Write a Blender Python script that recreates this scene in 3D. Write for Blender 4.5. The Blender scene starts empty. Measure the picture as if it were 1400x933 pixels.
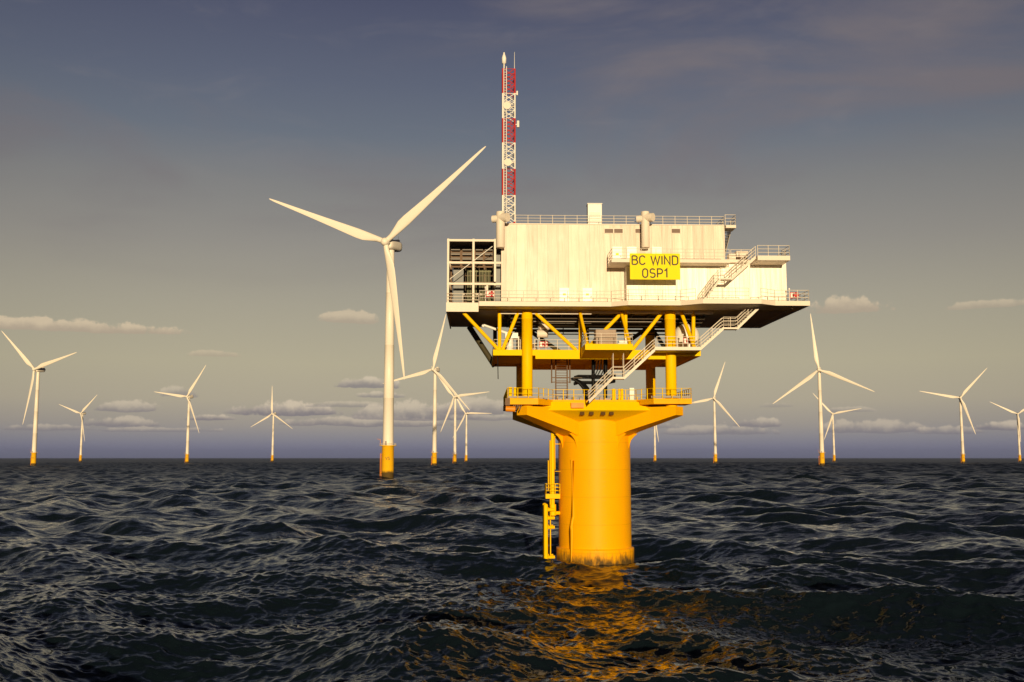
import bpy, math, random
import numpy as np
from mathutils import Vector, Matrix

random.seed(7)
R = math.radians
scene = bpy.context.scene
COL = scene.collection

# ------------------------------------------------------------------ camera
CAM_H = 11.5
PITCH = math.atan(159.5 / 1400.0)
cam_d = bpy.data.cameras.new('camera')
cam_d.sensor_width = 36.0
cam_d.lens = 36.0
cam_d.clip_start = 0.5
cam_d.clip_end = 200000.0
cam = bpy.data.objects.new('camera', cam_d)
cam.location = (0, 0, CAM_H)
cam.rotation_euler = (R(90) + PITCH, 0, 0)
COL.objects.link(cam)
scene.camera = cam

# ------------------------------------------------------------------ sun and exposure
SUN_EL, SUN_AZ = R(6.5), R(3.5)            # azimuth: degrees to the right of straight behind the camera
sun_dir = Vector((math.sin(SUN_AZ) * math.cos(SUN_EL), -math.cos(SUN_AZ) * math.cos(SUN_EL), math.sin(SUN_EL)))
sd = bpy.data.lights.new('sun', 'SUN')
sd.energy = 5.0
sd.angle = R(0.5)
sd.color = (1.0, 0.77, 0.45)
sun = bpy.data.objects.new('sun', sd)
sun.rotation_euler = (-sun_dir).to_track_quat('-Z', 'Y').to_euler()
COL.objects.link(sun)
scene.view_settings.view_transform = 'Standard'
scene.view_settings.look = 'None'
scene.view_settings.gamma = 1.0
scene.view_settings.exposure = 0.0
scene.view_settings.use_curve_mapping = False
scene.cycles.caustics_reflective = False
scene.cycles.caustics_refractive = False


def lin(c):
    out = []
    for v in c[:3]:
        v = v / 255.0
        out.append(v / 12.92 if v <= 0.04045 else ((v + 0.055) / 1.055) ** 2.4)
    return tuple(out)


def elev_az(px, py):
    """Direction of a photograph pixel as elevation and azimuth in degrees."""
    u, v = (px - 700) / 1400.0, (466.5 - py) / 1400.0
    c, s = math.cos(PITCH), math.sin(PITCH)
    d = Vector((u, c - v * s, s + v * c)).normalized()
    return math.degrees(math.asin(d.z)), math.degrees(math.atan2(d.x, d.y))


# ------------------------------------------------------------------ sky
world = bpy.data.worlds.new('World')
scene.world = world
world.use_nodes = True
wt = world.node_tree
wt.nodes.clear()


class NX:
    """Small helper that writes node maths."""
    def __init__(self, tree):
        self.t = tree

    def node(self, kind, **kw):
        n = self.t.nodes.new(kind)
        for k, v in kw.items():
            setattr(n, k, v)
        return n

    def put(self, sock, v):
        if v is None:
            return
        if hasattr(v, 'is_output'):
            self.t.links.new(v, sock)
        else:
            sock.default_value = v

    def m(self, op, a, b=None, c=None, clamp=False):
        n = self.node('ShaderNodeMath', operation=op, use_clamp=clamp)
        self.put(n.inputs[0], a)
        self.put(n.inputs[1], b)
        if c is not None:
            self.put(n.inputs[2], c)
        return n.outputs[0]

    def ss(self, v, lo, hi, a=0.0, b=1.0):
        n = self.node('ShaderNodeMapRange', interpolation_type='SMOOTHSTEP')
        self.put(n.inputs[0], v)
        self.put(n.inputs[1], lo)
        self.put(n.inputs[2], hi)
        self.put(n.inputs[3], a)
        self.put(n.inputs[4], b)
        return n.outputs[0]

    def mix(self, f, a, b, mode='MIX'):
        n = self.node('ShaderNodeMix', data_type='RGBA', blend_type=mode)
        self.put(n.inputs[0], f)
        self.put(n.inputs[6], a if hasattr(a, 'is_output') else (*a, 1))
        self.put(n.inputs[7], b if hasattr(b, 'is_output') else (*b, 1))
        return n.outputs[2]

    def noise(self, vec, scale, detail=4, rough=0.55, dist=0.0):
        n = self.node('ShaderNodeTexNoise', noise_dimensions='3D')
        self.put(n.inputs['Vector'], vec)
        n.inputs['Scale'].default_value = scale
        n.inputs['Detail'].default_value = detail
        n.inputs['Roughness'].default_value = rough
        n.inputs['Distortion'].default_value = dist
        return n

    def ramp(self, v, stops, interp='LINEAR'):
        n = self.node('ShaderNodeValToRGB')
        n.color_ramp.interpolation = interp
        el = n.color_ramp.elements
        while len(el) < len(stops):
            el.new(0.5)
        for e, (p, c) in zip(el, stops):
            e.position = p
            e.color = (*c, 1)
        self.put(n.inputs[0], v)
        return n.outputs[0]


W = NX(wt)
tc = W.node('ShaderNodeTexCoord')
dvec = tc.outputs['Generated']
sep = W.node('ShaderNodeSeparateXYZ')
wt.links.new(dvec, sep.inputs[0])
EL = W.m('MULTIPLY', W.m('ARCSINE', sep.outputs[2]), 180 / math.pi)
AZ = W.m('MULTIPLY', W.m('ARCTAN2', sep.outputs[0], sep.outputs[1]), 180 / math.pi)

stops_px = [(627, (114, 115, 139)), (614, (132, 131, 154)), (600, (148, 145, 152)), (582, (166, 158, 149)),
            (550, (181, 171, 150)), (500, (184, 175, 149)), (420, (169, 162, 144)), (340, (149, 144, 136)),
            (260, (130, 129, 128)), (190, (106, 113, 125)), (120, (94, 100, 118)), (0, (76, 79, 103))]
EMAX = 60.0
stops = []
for y, c in stops_px:
    stops.append((max(0.0, elev_az(700, y)[0]) / EMAX, lin(c)))
stops.append((30 / EMAX, lin((48, 53, 76))))
stops.append((40 / EMAX, lin((30, 36, 54))))
stops.append((1.0, lin((22, 27, 40))))
base = W.ramp(W.m('DIVIDE', EL, EMAX, clamp=True), stops)

# high thin brownish veils over the blue
pm = W.node('ShaderNodeMapping')
pm.inputs['Scale'].default_value = (1.0, 1.0, 3.4)
pm.inputs['Rotation'].default_value = (0, R(7), 0)
wt.links.new(dvec, pm.inputs[0])
veil_n = W.noise(pm.outputs[0], 2.6, 6, 0.55, 0.5)
veil = W.ss(veil_n.outputs[0], 0.45, 0.72)
veil = W.m('MULTIPLY', veil, W.ss(EL, 8.0, 15.0))
veil = W.m('MULTIPLY', veil, W.ss(EL, 24.0, 36.0, 1.0, 0.25))
right_side = W.ss(AZ, -6.0, 14.0, 0.8, 1.0)
veil = W.m('MULTIPLY', veil, right_side)
base = W.mix(W.m('MULTIPLY', veil, 0.85), base, lin((122, 113, 116)))
wisp_n = W.noise(pm.outputs[0], 9.0, 6, 0.6, 0.8)
wisp = W.m('MULTIPLY', W.ss(wisp_n.outputs[0], 0.5, 0.8), W.ss(EL, 11.0, 19.0))
base = W.mix(W.m('MULTIPLY', wisp, 0.16), base, lin((150, 140, 138)))
# sky dimmed to the sides and behind the camera to deepen the shadows
lat = W.ss(W.m('ABSOLUTE', AZ), 12.0, 80.0, 1.0, 0.32)
dark = W.node('ShaderNodeVectorMath', operation='SCALE')
wt.links.new(base, dark.inputs[0])
wt.links.new(lat, dark.inputs[3])
sky_col = dark.outputs[0]

# cumulus banks, placed by direction
warp1 = W.noise(dvec, 22.0, 5, 0.6)
warp2 = W.noise(dvec, 75.0, 6, 0.66)
w1 = W.m('SUBTRACT', warp1.outputs[0], 0.5)
w2 = W.m('SUBTRACT', warp2.outputs[0], 0.5)
wsep = W.node('ShaderNodeSeparateColor')
wt.links.new(warp1.outputs[1], wsep.inputs[0])
AZW = W.m('MULTIPLY_ADD', W.m('SUBTRACT', wsep.outputs[1], 0.5), 2.0, AZ)
ELW = W.m('MULTIPLY_ADD', W.m('SUBTRACT', wsep.outputs[2], 0.5), 0.25, EL)
lump = W.m('ADD', W.m('MULTIPLY', w1, 1.7), W.m('MULTIPLY', w2, 2.2))

gt = bpy.data.node_groups.new('cloud_bank', 'ShaderNodeTree')
for nm in ('Az', 'El', 'Lump', 'Az0', 'El0', 'W', 'H', 'Opacity'):
    gt.interface.new_socket(nm, in_out='INPUT', socket_type='NodeSocketFloat')
gt.interface.new_socket('Color', in_out='INPUT', socket_type='NodeSocketColor')
gt.interface.new_socket('Top', in_out='INPUT', socket_type='NodeSocketColor')
gt.interface.new_socket('Bottom', in_out='INPUT', socket_type='NodeSocketColor')
gt.interface.new_socket('Color', in_out='OUTPUT', socket_type='NodeSocketColor')
G = NX(gt)
gi = G.node('NodeGroupInput')
go = G.node('NodeGroupOutput')
I = gi.outputs
gu = G.m('DIVIDE', G.m('SUBTRACT', I['Az'], I['Az0']), I['W'])
gv = G.m('DIVIDE', G.m('SUBTRACT', I['El'], I['El0']), I['H'])
up = G.m('MAXIMUM', gv, 0.0)
dn = G.m('MULTIPLY', G.m('MINIMUM', gv, 0.0), 5.0)
r2 = G.m('ADD', G.m('MULTIPLY', gu, gu), G.m('ADD', G.m('MULTIPLY', up, up), G.m('MULTIPLY', dn, dn)))
dd = G.m('ADD', G.m('SUBTRACT', 1.0, r2), I['Lump'])
al = G.m('MULTIPLY', G.ss(dd, 0.08, 0.5), I['Opacity'])
tone = G.ss(G.m('ADD', gv, G.m('MULTIPLY', I['Lump'], 0.45)), -0.1, 0.75)
cc = G.mix(tone, I['Bottom'], I['Top'])
gt.links.new(G.mix(al, I['Color'], cc), go.inputs[0])

TOP, BOT = lin((222, 205, 180)), lin((130, 123, 130))
WT, WB = lin((214, 194, 164)), lin((180, 163, 142))
clouds = [  # centre x, base y, half width, height (photograph pixels), opacity, warm
    (60, 449, 205, 15, .9, 1), (480, 440, 42, 15, .75, 1), (293, 487, 36, 8, .5, 1), (1156, 425, 66, 22, .85, 1),
    (1342, 420, 80, 10, .55, 1), (246, 541, 26, 18, .5, 0), (170, 561, 52, 16, .6, 0), (165, 582, 62, 14, .6, 0),
    (285, 574, 40, 10, .75, 0), (392, 566, 80, 20, .85, 0), (500, 581, 130, 14, .65, 0), (503, 529, 46, 16, .75, 0),
    (520, 543, 34, 9, .6, 0), (470, 556, 60, 9, .45, 0), (575, 571, 110, 26, .7, 0), (650, 564, 60, 26, .6, 0),
    (665, 574, 70, 10, .5, 0), (1034, 582, 42, 15, .65, 0), (985, 593, 90, 14, .5, 0), (1190, 590, 95, 18, .55, 0),
    (1295, 592, 60, 12, .5, 0), (1372, 586, 44, 13, .75, 0), (1160, 563, 30, 8, .35, 0), (60, 588, 80, 10, .45, 0),
    (215, 590, 120, 7, .4, 0), (880, 585, 60, 10, .4, 0), (1060, 556, 30, 8, .25, 0)]
for (px, py, hw, hh, op, warm) in clouds:
    e0, a0 = elev_az(px, py)
    e1, a1 = elev_az(px + hw, py)
    e2, _ = elev_az(px, py - hh)
    g = W.node('ShaderNodeGroup')
    g.node_tree = gt
    wt.links.new(AZW, g.inputs['Az'])
    wt.links.new(ELW, g.inputs['El'])
    wt.links.new(lump, g.inputs['Lump'])
    g.inputs['Az0'].default_value = a0
    g.inputs['El0'].default_value = e0
    g.inputs['W'].default_value = a1 - a0
    g.inputs['H'].default_value = (e2 - e0) * (1.1 if warm else 0.95)
    g.inputs['Opacity'].default_value = op * (1.0 if warm else 0.95)
    g.inputs['Top'].default_value = (*(WT if warm else TOP), 1)
    g.inputs['Bottom'].default_value = (*(WB if warm else BOT), 1)
    wt.links.new(sky_col, g.inputs['Color'])
    sky_col = g.outputs[0]

nish = W.node('ShaderNodeTexSky', sky_type='NISHITA')
nish.sun_disc = False
nish.sun_elevation = SUN_EL
nish.sun_rotation = math.pi - SUN_AZ
nish.dust_density = 3.0
ten = W.node('ShaderNodeVectorMath', operation='SCALE')
wt.links.new(sky_col, ten.inputs[0])
ten.inputs[3].default_value = 10.0
final = W.mix(0.94, nish.outputs[0], ten.outputs[0])
bg = W.node('ShaderNodeBackground')
bg.inputs[1].default_value = 0.10
wt.links.new(final, bg.inputs[0])
wo = W.node('ShaderNodeOutputWorld')
wt.links.new(bg.outputs[0], wo.inputs[0])


# ------------------------------------------------------------------ materials
def mat(name):
    m = bpy.data.materials.new(name)
    m.use_nodes = True
    t = m.node_tree
    b = t.nodes['Principled BSDF']
    return m, NX(t), b


def painted(name, col, rough=0.45, var=0.12, streak=0.0, scale=0.6, metal=0.0, bump=0.0, dirt=None, spec=0.22):
    """Paint with soft blotches, vertical run marks and a little roughness variation."""
    m, n, b = mat(name)
    co = n.node('ShaderNodeTexCoord').outputs['Object']
    nz = n.noise(co, scale, 6, 0.6)
    f = n.m('MULTIPLY', n.m('SUBTRACT', nz.outputs[0], 0.5), var * 2)
    if streak:
        mp = n.node('ShaderNodeMapping')
        mp.inputs['Scale'].default_value = (3.0, 3.0, 0.12)
        n.t.links.new(co, mp.inputs[0])
        s2 = n.noise(mp.outputs[0], 1.3, 4, 0.6)
        f = n.m('ADD', f, n.m('MULTIPLY', n.m('SUBTRACT', s2.outputs[0], 0.5), streak * 2))
    v = n.node('ShaderNodeVectorMath', operation='SCALE')
    v.inputs[0].default_value = col
    n.t.links.new(n.m('ADD', f, 1.0), v.inputs[3])
    c = v.outputs[0]
    if dirt:
        mp = n.node('ShaderNodeMapping')
        mp.inputs['Scale'].default_value = (2.0, 2.0, 0.3)
        n.t.links.new(co, mp.inputs[0])
        d = n.ss(n.noise(mp.outputs[0], 1.6, 7, 0.68).outputs[0], 0.56, 0.74)
        c = n.mix(n.m('MULTIPLY', d, dirt[1]), c, dirt[0])
    n.t.links.new(c, b.inputs['Base Color'])
    n.t.links.new(n.m('MULTIPLY_ADD', nz.outputs[0], 0.25, rough - 0.12), b.inputs['Roughness'])
    b.inputs['Metallic'].default_value = metal
    b.inputs['Specular IOR Level'].default_value = spec
    if bump:
        bp = n.node('ShaderNodeBump')
        bp.inputs['Strength'].default_value = bump
        bp.inputs['Distance'].default_value = 0.05
        n.t.links.new(n.noise(co, scale * 3, 3, 0.5).outputs[0], bp.inputs['Height'])
        n.t.links.new(bp.outputs[0], b.inputs['Normal'])
    return m


YEL = (0.88, 0.40, 0.003)
M = {}
M['yellow'] = painted('yellow_paint', (0.88, 0.53, 0.001), 0.46, 0.06, 0.06, 0.5, dirt=((0.40, 0.19, 0.01), 0.3), spec=0.05)
M['amber'] = painted('amber_paint', (0.88, 0.42, 0.001), 0.46, 0.06, 0.06, 0.5, dirt=((0.40, 0.19, 0.01), 0.3), spec=0.05)
M['yellow_deck'] = painted('yellow_deck_paint', (0.86, 0.56, 0.001), 0.6, 0.07, 0.05, 0.8, bump=0.1, spec=0.05)
M['cream'] = painted('cream_steel', (0.76, 0.68, 0.59), 0.5, 0.06, 0.05, 0.8)
M['white'] = painted('white_paint', (0.82, 0.80, 0.76), 0.4, 0.03, 0.02, 0.8)
M['door'] = painted('door_paint', (0.93, 0.92, 0.88), 0.4, 0.02, 0.0, 0.8, spec=0.4)
M['turbine'] = painted('turbine_paint', (0.83, 0.76, 0.67), 0.38, 0.04, 0.03, 0.08)
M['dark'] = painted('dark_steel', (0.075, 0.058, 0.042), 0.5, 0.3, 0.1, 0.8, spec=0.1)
M['black'] = painted('black_rubber', (0.006, 0.006, 0.007), 0.5, 0.2, 0, 1.0, spec=0.12)
M['brown'] = painted('rusty_steel', (0.16, 0.095, 0.055), 0.6, 0.3, 0.2, 1.5)
M['grey'] = painted('grey_steel', (0.30, 0.27, 0.25), 0.5, 0.12, 0.08, 0.8)
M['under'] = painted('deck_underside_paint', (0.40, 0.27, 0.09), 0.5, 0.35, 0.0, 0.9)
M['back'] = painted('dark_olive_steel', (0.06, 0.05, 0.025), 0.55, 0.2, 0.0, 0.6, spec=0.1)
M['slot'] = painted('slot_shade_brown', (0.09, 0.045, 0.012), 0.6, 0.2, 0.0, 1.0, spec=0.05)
M['tan'] = painted('tan_cabinet_paint', (0.30, 0.215, 0.16), 0.45, 0.1, 0.1, 0.8)
M['olive'] = painted('olive_radiator_paint', (0.20, 0.20, 0.11), 0.5, 0.15, 0.05, 0.8)
M['bluegrey'] = painted('blue_grey_panel', (0.21, 0.22, 0.23), 0.5, 0.12, 0.08, 0.8)
M['red'] = painted('red_paint', (0.48, 0.025, 0.025), 0.5, 0.06, 0, 1.0)
M['louvre'] = painted('brown_louvre', (0.20, 0.13, 0.10), 0.5, 0.12, 0, 1.0)
M['sign'] = painted('yellow_sign_face', (0.86, 0.70, 0.015), 0.55, 0.05, 0.04, 0.6, spec=0.06)
M['ink'] = painted('sign_ink', (0.05, 0.03, 0.008), 0.5, 0.05, 0, 1.0)
M['orange'] = painted('orange_paint', (0.75, 0.25, 0.01), 0.45, 0.12, 0.1, 1.0)

# corrugated cladding: tall sheets, each with its own tone and its own slight warp
def cladding(name, tone, spec):
    m, n, b = mat(name)
    co = n.node('ShaderNodeTexCoord').outputs['Object']
    sp = n.node('ShaderNodeSeparateXYZ')
    n.t.links.new(co, sp.inputs[0])
    alongx = n.m('ADD', sp.outputs[0], n.m('MULTIPLY', sp.outputs[1], 0.83))
    sheet = n.m('FLOOR', n.m('DIVIDE', alongx, 1.12))
    wn = n.node('ShaderNodeTexWhiteNoise', noise_dimensions='1D')
    n.t.links.new(sheet, wn.inputs['W'])
    mp = n.node('ShaderNodeMapping')
    mp.inputs['Scale'].default_value = (1.0, 1.0, 0.07)
    n.t.links.new(co, mp.inputs[0])
    str_n = n.noise(mp.outputs[0], 1.1, 5, 0.6)
    blot = n.noise(co, 0.35, 4, 0.6)
    fac = n.m('ADD', n.m('MULTIPLY_ADD', wn.outputs['Value'], 0.22, 0.82),
              n.m('ADD', n.m('MULTIPLY', n.m('SUBTRACT', str_n.outputs[0], 0.5), 0.26),
                  n.m('MULTIPLY', n.m('SUBTRACT', blot.outputs[0], 0.5), 0.12)))
    frac = n.m('FRACT', n.m('DIVIDE', alongx, 1.12))
    seam = n.ss(n.m('ABSOLUTE', n.m('SUBTRACT', frac, 0.5)), 0.455, 0.49, 1.0, 0.74)
    fac = n.m('MULTIPLY', fac, seam)
    v = n.node('ShaderNodeVectorMath', operation='SCALE')
    v.inputs[0].default_value = tone
    n.t.links.new(fac, v.inputs[3])
    n.t.links.new(v.outputs[0], b.inputs['Base Color'])
    n.t.links.new(n.m('MULTIPLY_ADD', blot.outputs[0], 0.2, 0.30), b.inputs['Roughness'])
    b.inputs['Specular IOR Level'].default_value = spec
    bp = n.node('ShaderNodeBump')
    bp.inputs['Strength'].default_value = 0.6
    bp.inputs['Distance'].default_value = 0.12
    mp2 = n.node('ShaderNodeMapping')
    mp2.inputs['Scale'].default_value = (1.6, 1.6, 0.22)
    n.t.links.new(co, mp2.inputs[0])
    n.t.links.new(n.noise(mp2.outputs[0], 0.9, 2, 0.5).outputs[0], bp.inputs['Height'])
    n.t.links.new(bp.outputs[0], b.inputs['Normal'])
    return m


M['clad'] = cladding('cladding', (0.70, 0.585, 0.48), 0.36)
M['clad_glare'] = cladding('glare_cladding', (0.90, 0.84, 0.74), 0.55)  # paler copy of the cladding; sun glare on the right-hand blocks put into colour

# pile paint: yellow with weld seams in the mesh and marine growth above the waterline
def pile_paint(name, top, height, soft, tone=(0.90, 0.405, 0.001)):
    m, n, b = mat(name)
    co = n.node('ShaderNodeTexCoord').outputs['Object']
    sp = n.node('ShaderNodeSeparateXYZ')
    n.t.links.new(co, sp.inputs[0])
    mp = n.node('ShaderNodeMapping')
    mp.inputs['Scale'].default_value = (1.0, 1.0, 0.35)
    n.t.links.new(co, mp.inputs[0])
    a = n.noise(mp.outputs[0], 1.4, 8, 0.68)
    z = n.m('MULTIPLY_ADD', n.m('SUBTRACT', a.outputs[0], 0.5), soft, sp.outputs[2])
    g = n.ss(z, top, top + height, 1.0, 0.0)
    blot = n.noise(co, 0.4, 5, 0.6)
    v = n.node('ShaderNodeVectorMath', operation='SCALE')
    v.inputs[0].default_value = tone
    n.t.links.new(n.m('MULTIPLY_ADD', blot.outputs[0], 0.16, 0.92), v.inputs[3])
    mp2 = n.node('ShaderNodeMapping')
    mp2.inputs['Scale'].default_value = (2.5, 2.5, 0.10)
    n.t.links.new(co, mp2.inputs[0])
    runs = n.ss(n.noise(mp2.outputs[0], 1.5, 6, 0.65).outputs[0], 0.6, 0.8)
    c = n.mix(n.m('MULTIPLY', runs, 0.22), v.outputs[0], (0.45, 0.17, 0.01))
    zz = n.m('MODULO', n.m('ADD', sp.outputs[2], 40.0), 2.95)
    seam = n.m('MULTIPLY', n.ss(zz, 0.0, 0.05), n.ss(zz, 0.05, 0.14, 1.0, 0.0))
    c = n.mix(n.m('MULTIPLY', seam, 0.28), c, (0.50, 0.22, 0.002))
    mp3 = n.node('ShaderNodeMapping')
    mp3.inputs['Scale'].default_value = (5.0, 5.0, 0.5)
    n.t.links.new(co, mp3.inputs[0])
    spots = n.ss(n.noise(mp3.outputs[0], 1.8, 5, 0.7).outputs[0], 0.68, 0.78)
    c = n.mix(n.m('MULTIPLY', spots, 0.35), c, (0.36, 0.15, 0.02))
    grow = n.mix(n.noise(co, 5.0, 4, 0.6).outputs[0], (0.012, 0.014, 0.008), (0.07, 0.055, 0.03))
    c = n.mix(n.m('MULTIPLY', g, 0.93), c, grow)
    n.t.links.new(c, b.inputs['Base Color'])
    n.t.links.new(n.m('MULTIPLY_ADD', g, 0.2, 0.44), b.inputs['Roughness'])
    b.inputs['Specular IOR Level'].default_value = 0.09
    return m


M['pile'] = pile_paint('pile_paint', 0.05, 1.7, 4.2)
M['monopile'] = pile_paint('turbine_foundation_paint', 2.9, 2.0, 4.0, (0.88, 0.47, 0.01))

# water
m, n, b = mat('sea_water')
b.inputs['Base Color'].default_value = (0.005, 0.010, 0.015, 1)
b.inputs['IOR'].default_value = 1.333
b.inputs['Specular IOR Level'].default_value = 0.32
geo = n.node('ShaderNodeNewGeometry')
pos, nrm = geo.outputs['Position'], geo.outputs['Normal']
mpw = n.node('ShaderNodeMapping')
mpw.inputs['Rotation'].default_value = (0, 0, R(-18))
mpw.inputs['Scale'].default_value = (0.42, 1.6, 1.0)
n.t.links.new(pos, mpw.inputs[0])
# farther out the wavelets are too small to build one by one: a rougher surface stands for them
ln_ = n.node('ShaderNodeVectorMath', operation='LENGTH')
n.t.links.new(pos, ln_.inputs[0])
n.t.links.new(n.ss(n.m('LOGARITHM', ln_.outputs['Value'], 10.0), 2.05, 3.4, 0.05, 0.44), b.inputs['Roughness'])
# random facets: slopes taken straight from vector noise, so that they hold at any distance
acc = None
for (sc_, amp, det) in ((0.40, 0.50, 2), (1.3, 0.44, 3), (4.0, 0.28, 2)):
    c_ = n.noise(mpw.outputs[0], sc_, det, 0.6, 0.35).outputs['Color']
    sub_ = n.node('ShaderNodeVectorMath', operation='SUBTRACT')
    n.t.links.new(c_, sub_.inputs[0])
    sub_.inputs[1].default_value = (0.5, 0.5, 0.5)
    mul_ = n.node('ShaderNodeVectorMath', operation='MULTIPLY')
    n.t.links.new(sub_.outputs[0], mul_.inputs[0])
    mul_.inputs[1].default_value = (amp * 0.95, amp * 1.25, 0.0)
    if acc is None:
        acc = mul_.outputs[0]
    else:
        ad_ = n.node('ShaderNodeVectorMath', operation='ADD')
        n.t.links.new(acc, ad_.inputs[0])
        n.t.links.new(mul_.outputs[0], ad_.inputs[1])
        acc = ad_.outputs[0]
ad_ = n.node('ShaderNodeVectorMath', operation='ADD')
n.t.links.new(nrm, ad_.inputs[0])
n.t.links.new(acc, ad_.inputs[1])
nn_ = n.node('ShaderNodeVectorMath', operation='NORMALIZE')
n.t.links.new(ad_.outputs[0], nn_.inputs[0])
n.t.links.new(nn_.outputs[0], b.inputs['Normal'])
M['sea'] = m


# ------------------------------------------------------------------ mesh helpers
class MB:
    """Collects shapes and links them as ONE mesh object."""
    def __init__(self):
        self.v, self.f, self.s = [], [], []

    def poly(self, verts, faces, smooth=False):
        o = len(self.v)
        self.v += [tuple(p) for p in verts]
        for f in faces:
            self.f.append(tuple(i + o for i in f))
            self.s.append(smooth)
        return self

    def box(self, x0, x1, y0, y1, z0, z1):
        return self.poly([(x0, y0, z0), (x1, y0, z0), (x1, y1, z0), (x0, y1, z0), (x0, y0, z1), (x1, y0, z1), (x1, y1, z1), (x0, y1, z1)],
                         [(3, 2, 1, 0), (4, 5, 6, 7), (0, 1, 5, 4), (1, 2, 6, 5), (2, 3, 7, 6), (3, 0, 4, 7)])

    def prism(self, pts, z0, z1):
        k = len(pts)
        self.poly([(x, y, z0) for x, y in pts] + [(x, y, z1) for x, y in pts],
                  [tuple(range(k - 1, -1, -1)), tuple(range(k, 2 * k))] + [(i, (i + 1) % k, k + (i + 1) % k, k + i) for i in range(k)])
        return self

    def tube(self, p0, p1, r, r1=None, seg=10, caps=True):
        p0, p1 = Vector(p0), Vector(p1)
        d = p1 - p0
        if d.length < 1e-6:
            return self
        r1 = r if r1 is None else r1
        q = d.to_track_quat('Z', 'Y')
        ring = [(math.cos(2 * math.pi * i / seg), math.sin(2 * math.pi * i / seg)) for i in range(seg)]
        a = [p0 + q @ Vector((x * r, y * r, 0)) for x, y in ring]
        c = [p1 + q @ Vector((x * r1, y * r1, 0)) for x, y in ring]
        self.poly(a + c, [(i, (i + 1) % seg, seg + (i + 1) % seg, seg + i) for i in range(seg)], True)
        if caps:
            self.poly(a, [tuple(range(seg - 1, -1, -1))])
            self.poly(c, [tuple(range(seg))])
        return self

    def path(self, pts, r, seg=8):
        """A bent pipe; the rings at the bends are shared so that it stays one smooth piece."""
        pts = [Vector(p) for p in pts]
        rings = []
        for i, p in enumerate(pts):
            if i == 0:
                d = pts[1] - p
            elif i == len(pts) - 1:
                d = p - pts[i - 1]
            else:
                d = (pts[i + 1] - p).normalized() + (p - pts[i - 1]).normalized()
            q = d.to_track_quat('Z', 'Y')
            rings.append([p + q @ Vector((math.cos(2 * math.pi * k / seg) * r, math.sin(2 * math.pi * k / seg) * r, 0)) for k in range(seg)])
        vs = [p for rg in rings for p in rg]
        fs = []
        for j in range(len(rings) - 1):
            for k in range(seg):
                fs.append((j * seg + k, j * seg + (k + 1) % seg, (j + 1) * seg + (k + 1) % seg, (j + 1) * seg + k))
        self.poly(vs, fs, True)
        self.poly(rings[0], [tuple(range(seg - 1, -1, -1))])
        self.poly(rings[-1], [tuple(range(seg))])
        return self

    def lathe(self, prof, seg=48, c=(0, 0)):
        vs, fs = [], []
        for r, z in prof:
            for k in range(seg):
                a = 2 * math.pi * k / seg
                vs.append((c[0] + r * math.cos(a), c[1] + r * math.sin(a), z))
        for j in range(len(prof) - 1):
            for k in range(seg):
                fs.append((j * seg + k, j * seg + (k + 1) % seg, (j + 1) * seg + (k + 1) % seg, (j + 1) * seg + k))
        self.poly(vs, fs, True)
        self.poly(vs[:seg], [tuple(range(seg - 1, -1, -1))])
        self.poly(vs[-seg:], [tuple(range(seg))])
        return self

    def build(self, name, m, parent=None):
        me = bpy.data.meshes.new(name)
        me.from_pydata(self.v, [], self.f)
        me.polygons.foreach_set('use_smooth', self.s)
        me.materials.append(m)
        me.update()
        o = bpy.data.objects.new(name, me)
        COL.objects.link(o)
        if parent:
            o.parent = parent
        return o


def tag(o, label=None, cat=None, group=None, kind=None):
    for k, v in (('label', label), ('category', cat), ('group', group), ('kind', kind)):
        if v:
            o[k] = v
    return o


def thing(name, label, cat, loc=(0, 0, 0), rz=0.0, group=None):
    o = bpy.data.objects.new(name, None)
    o.location = loc
    o.rotation_euler = (0, 0, rz)
    o.empty_display_size = 0.5
    COL.objects.link(o)
    return tag(o, label, cat, group)


def bevel(o, w=0.03, seg=2):
    md = o.modifiers.new('bevel', 'BEVEL')
    md.width = w
    md.segments = seg
    md.limit_method = 'ANGLE'
    return o


def lettering(name, text, size, sx, m, parent, loc, rot, depth=0.012, space=1.0):
    cu = bpy.data.curves.new(name, 'FONT')
    cu.body = text
    cu.size = size
    cu.align_x = 'CENTER'
    cu.align_y = 'CENTER'
    cu.extrude = depth
    cu.space_character = space
    tmp = bpy.data.objects.new(name, cu)
    COL.objects.link(tmp)
    bpy.context.view_layer.update()
    me = bpy.data.meshes.new_from_object(tmp.evaluated_get(bpy.context.evaluated_depsgraph_get()))
    bpy.data.objects.remove(tmp)
    me.materials.clear()
    me.materials.append(m)
    o = bpy.data.objects.new(name, me)
    COL.objects.link(o)
    o.parent = parent
    o.location = loc
    o.rotation_euler = rot
    o.scale = (sx, 1, 1)
    return o


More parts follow.
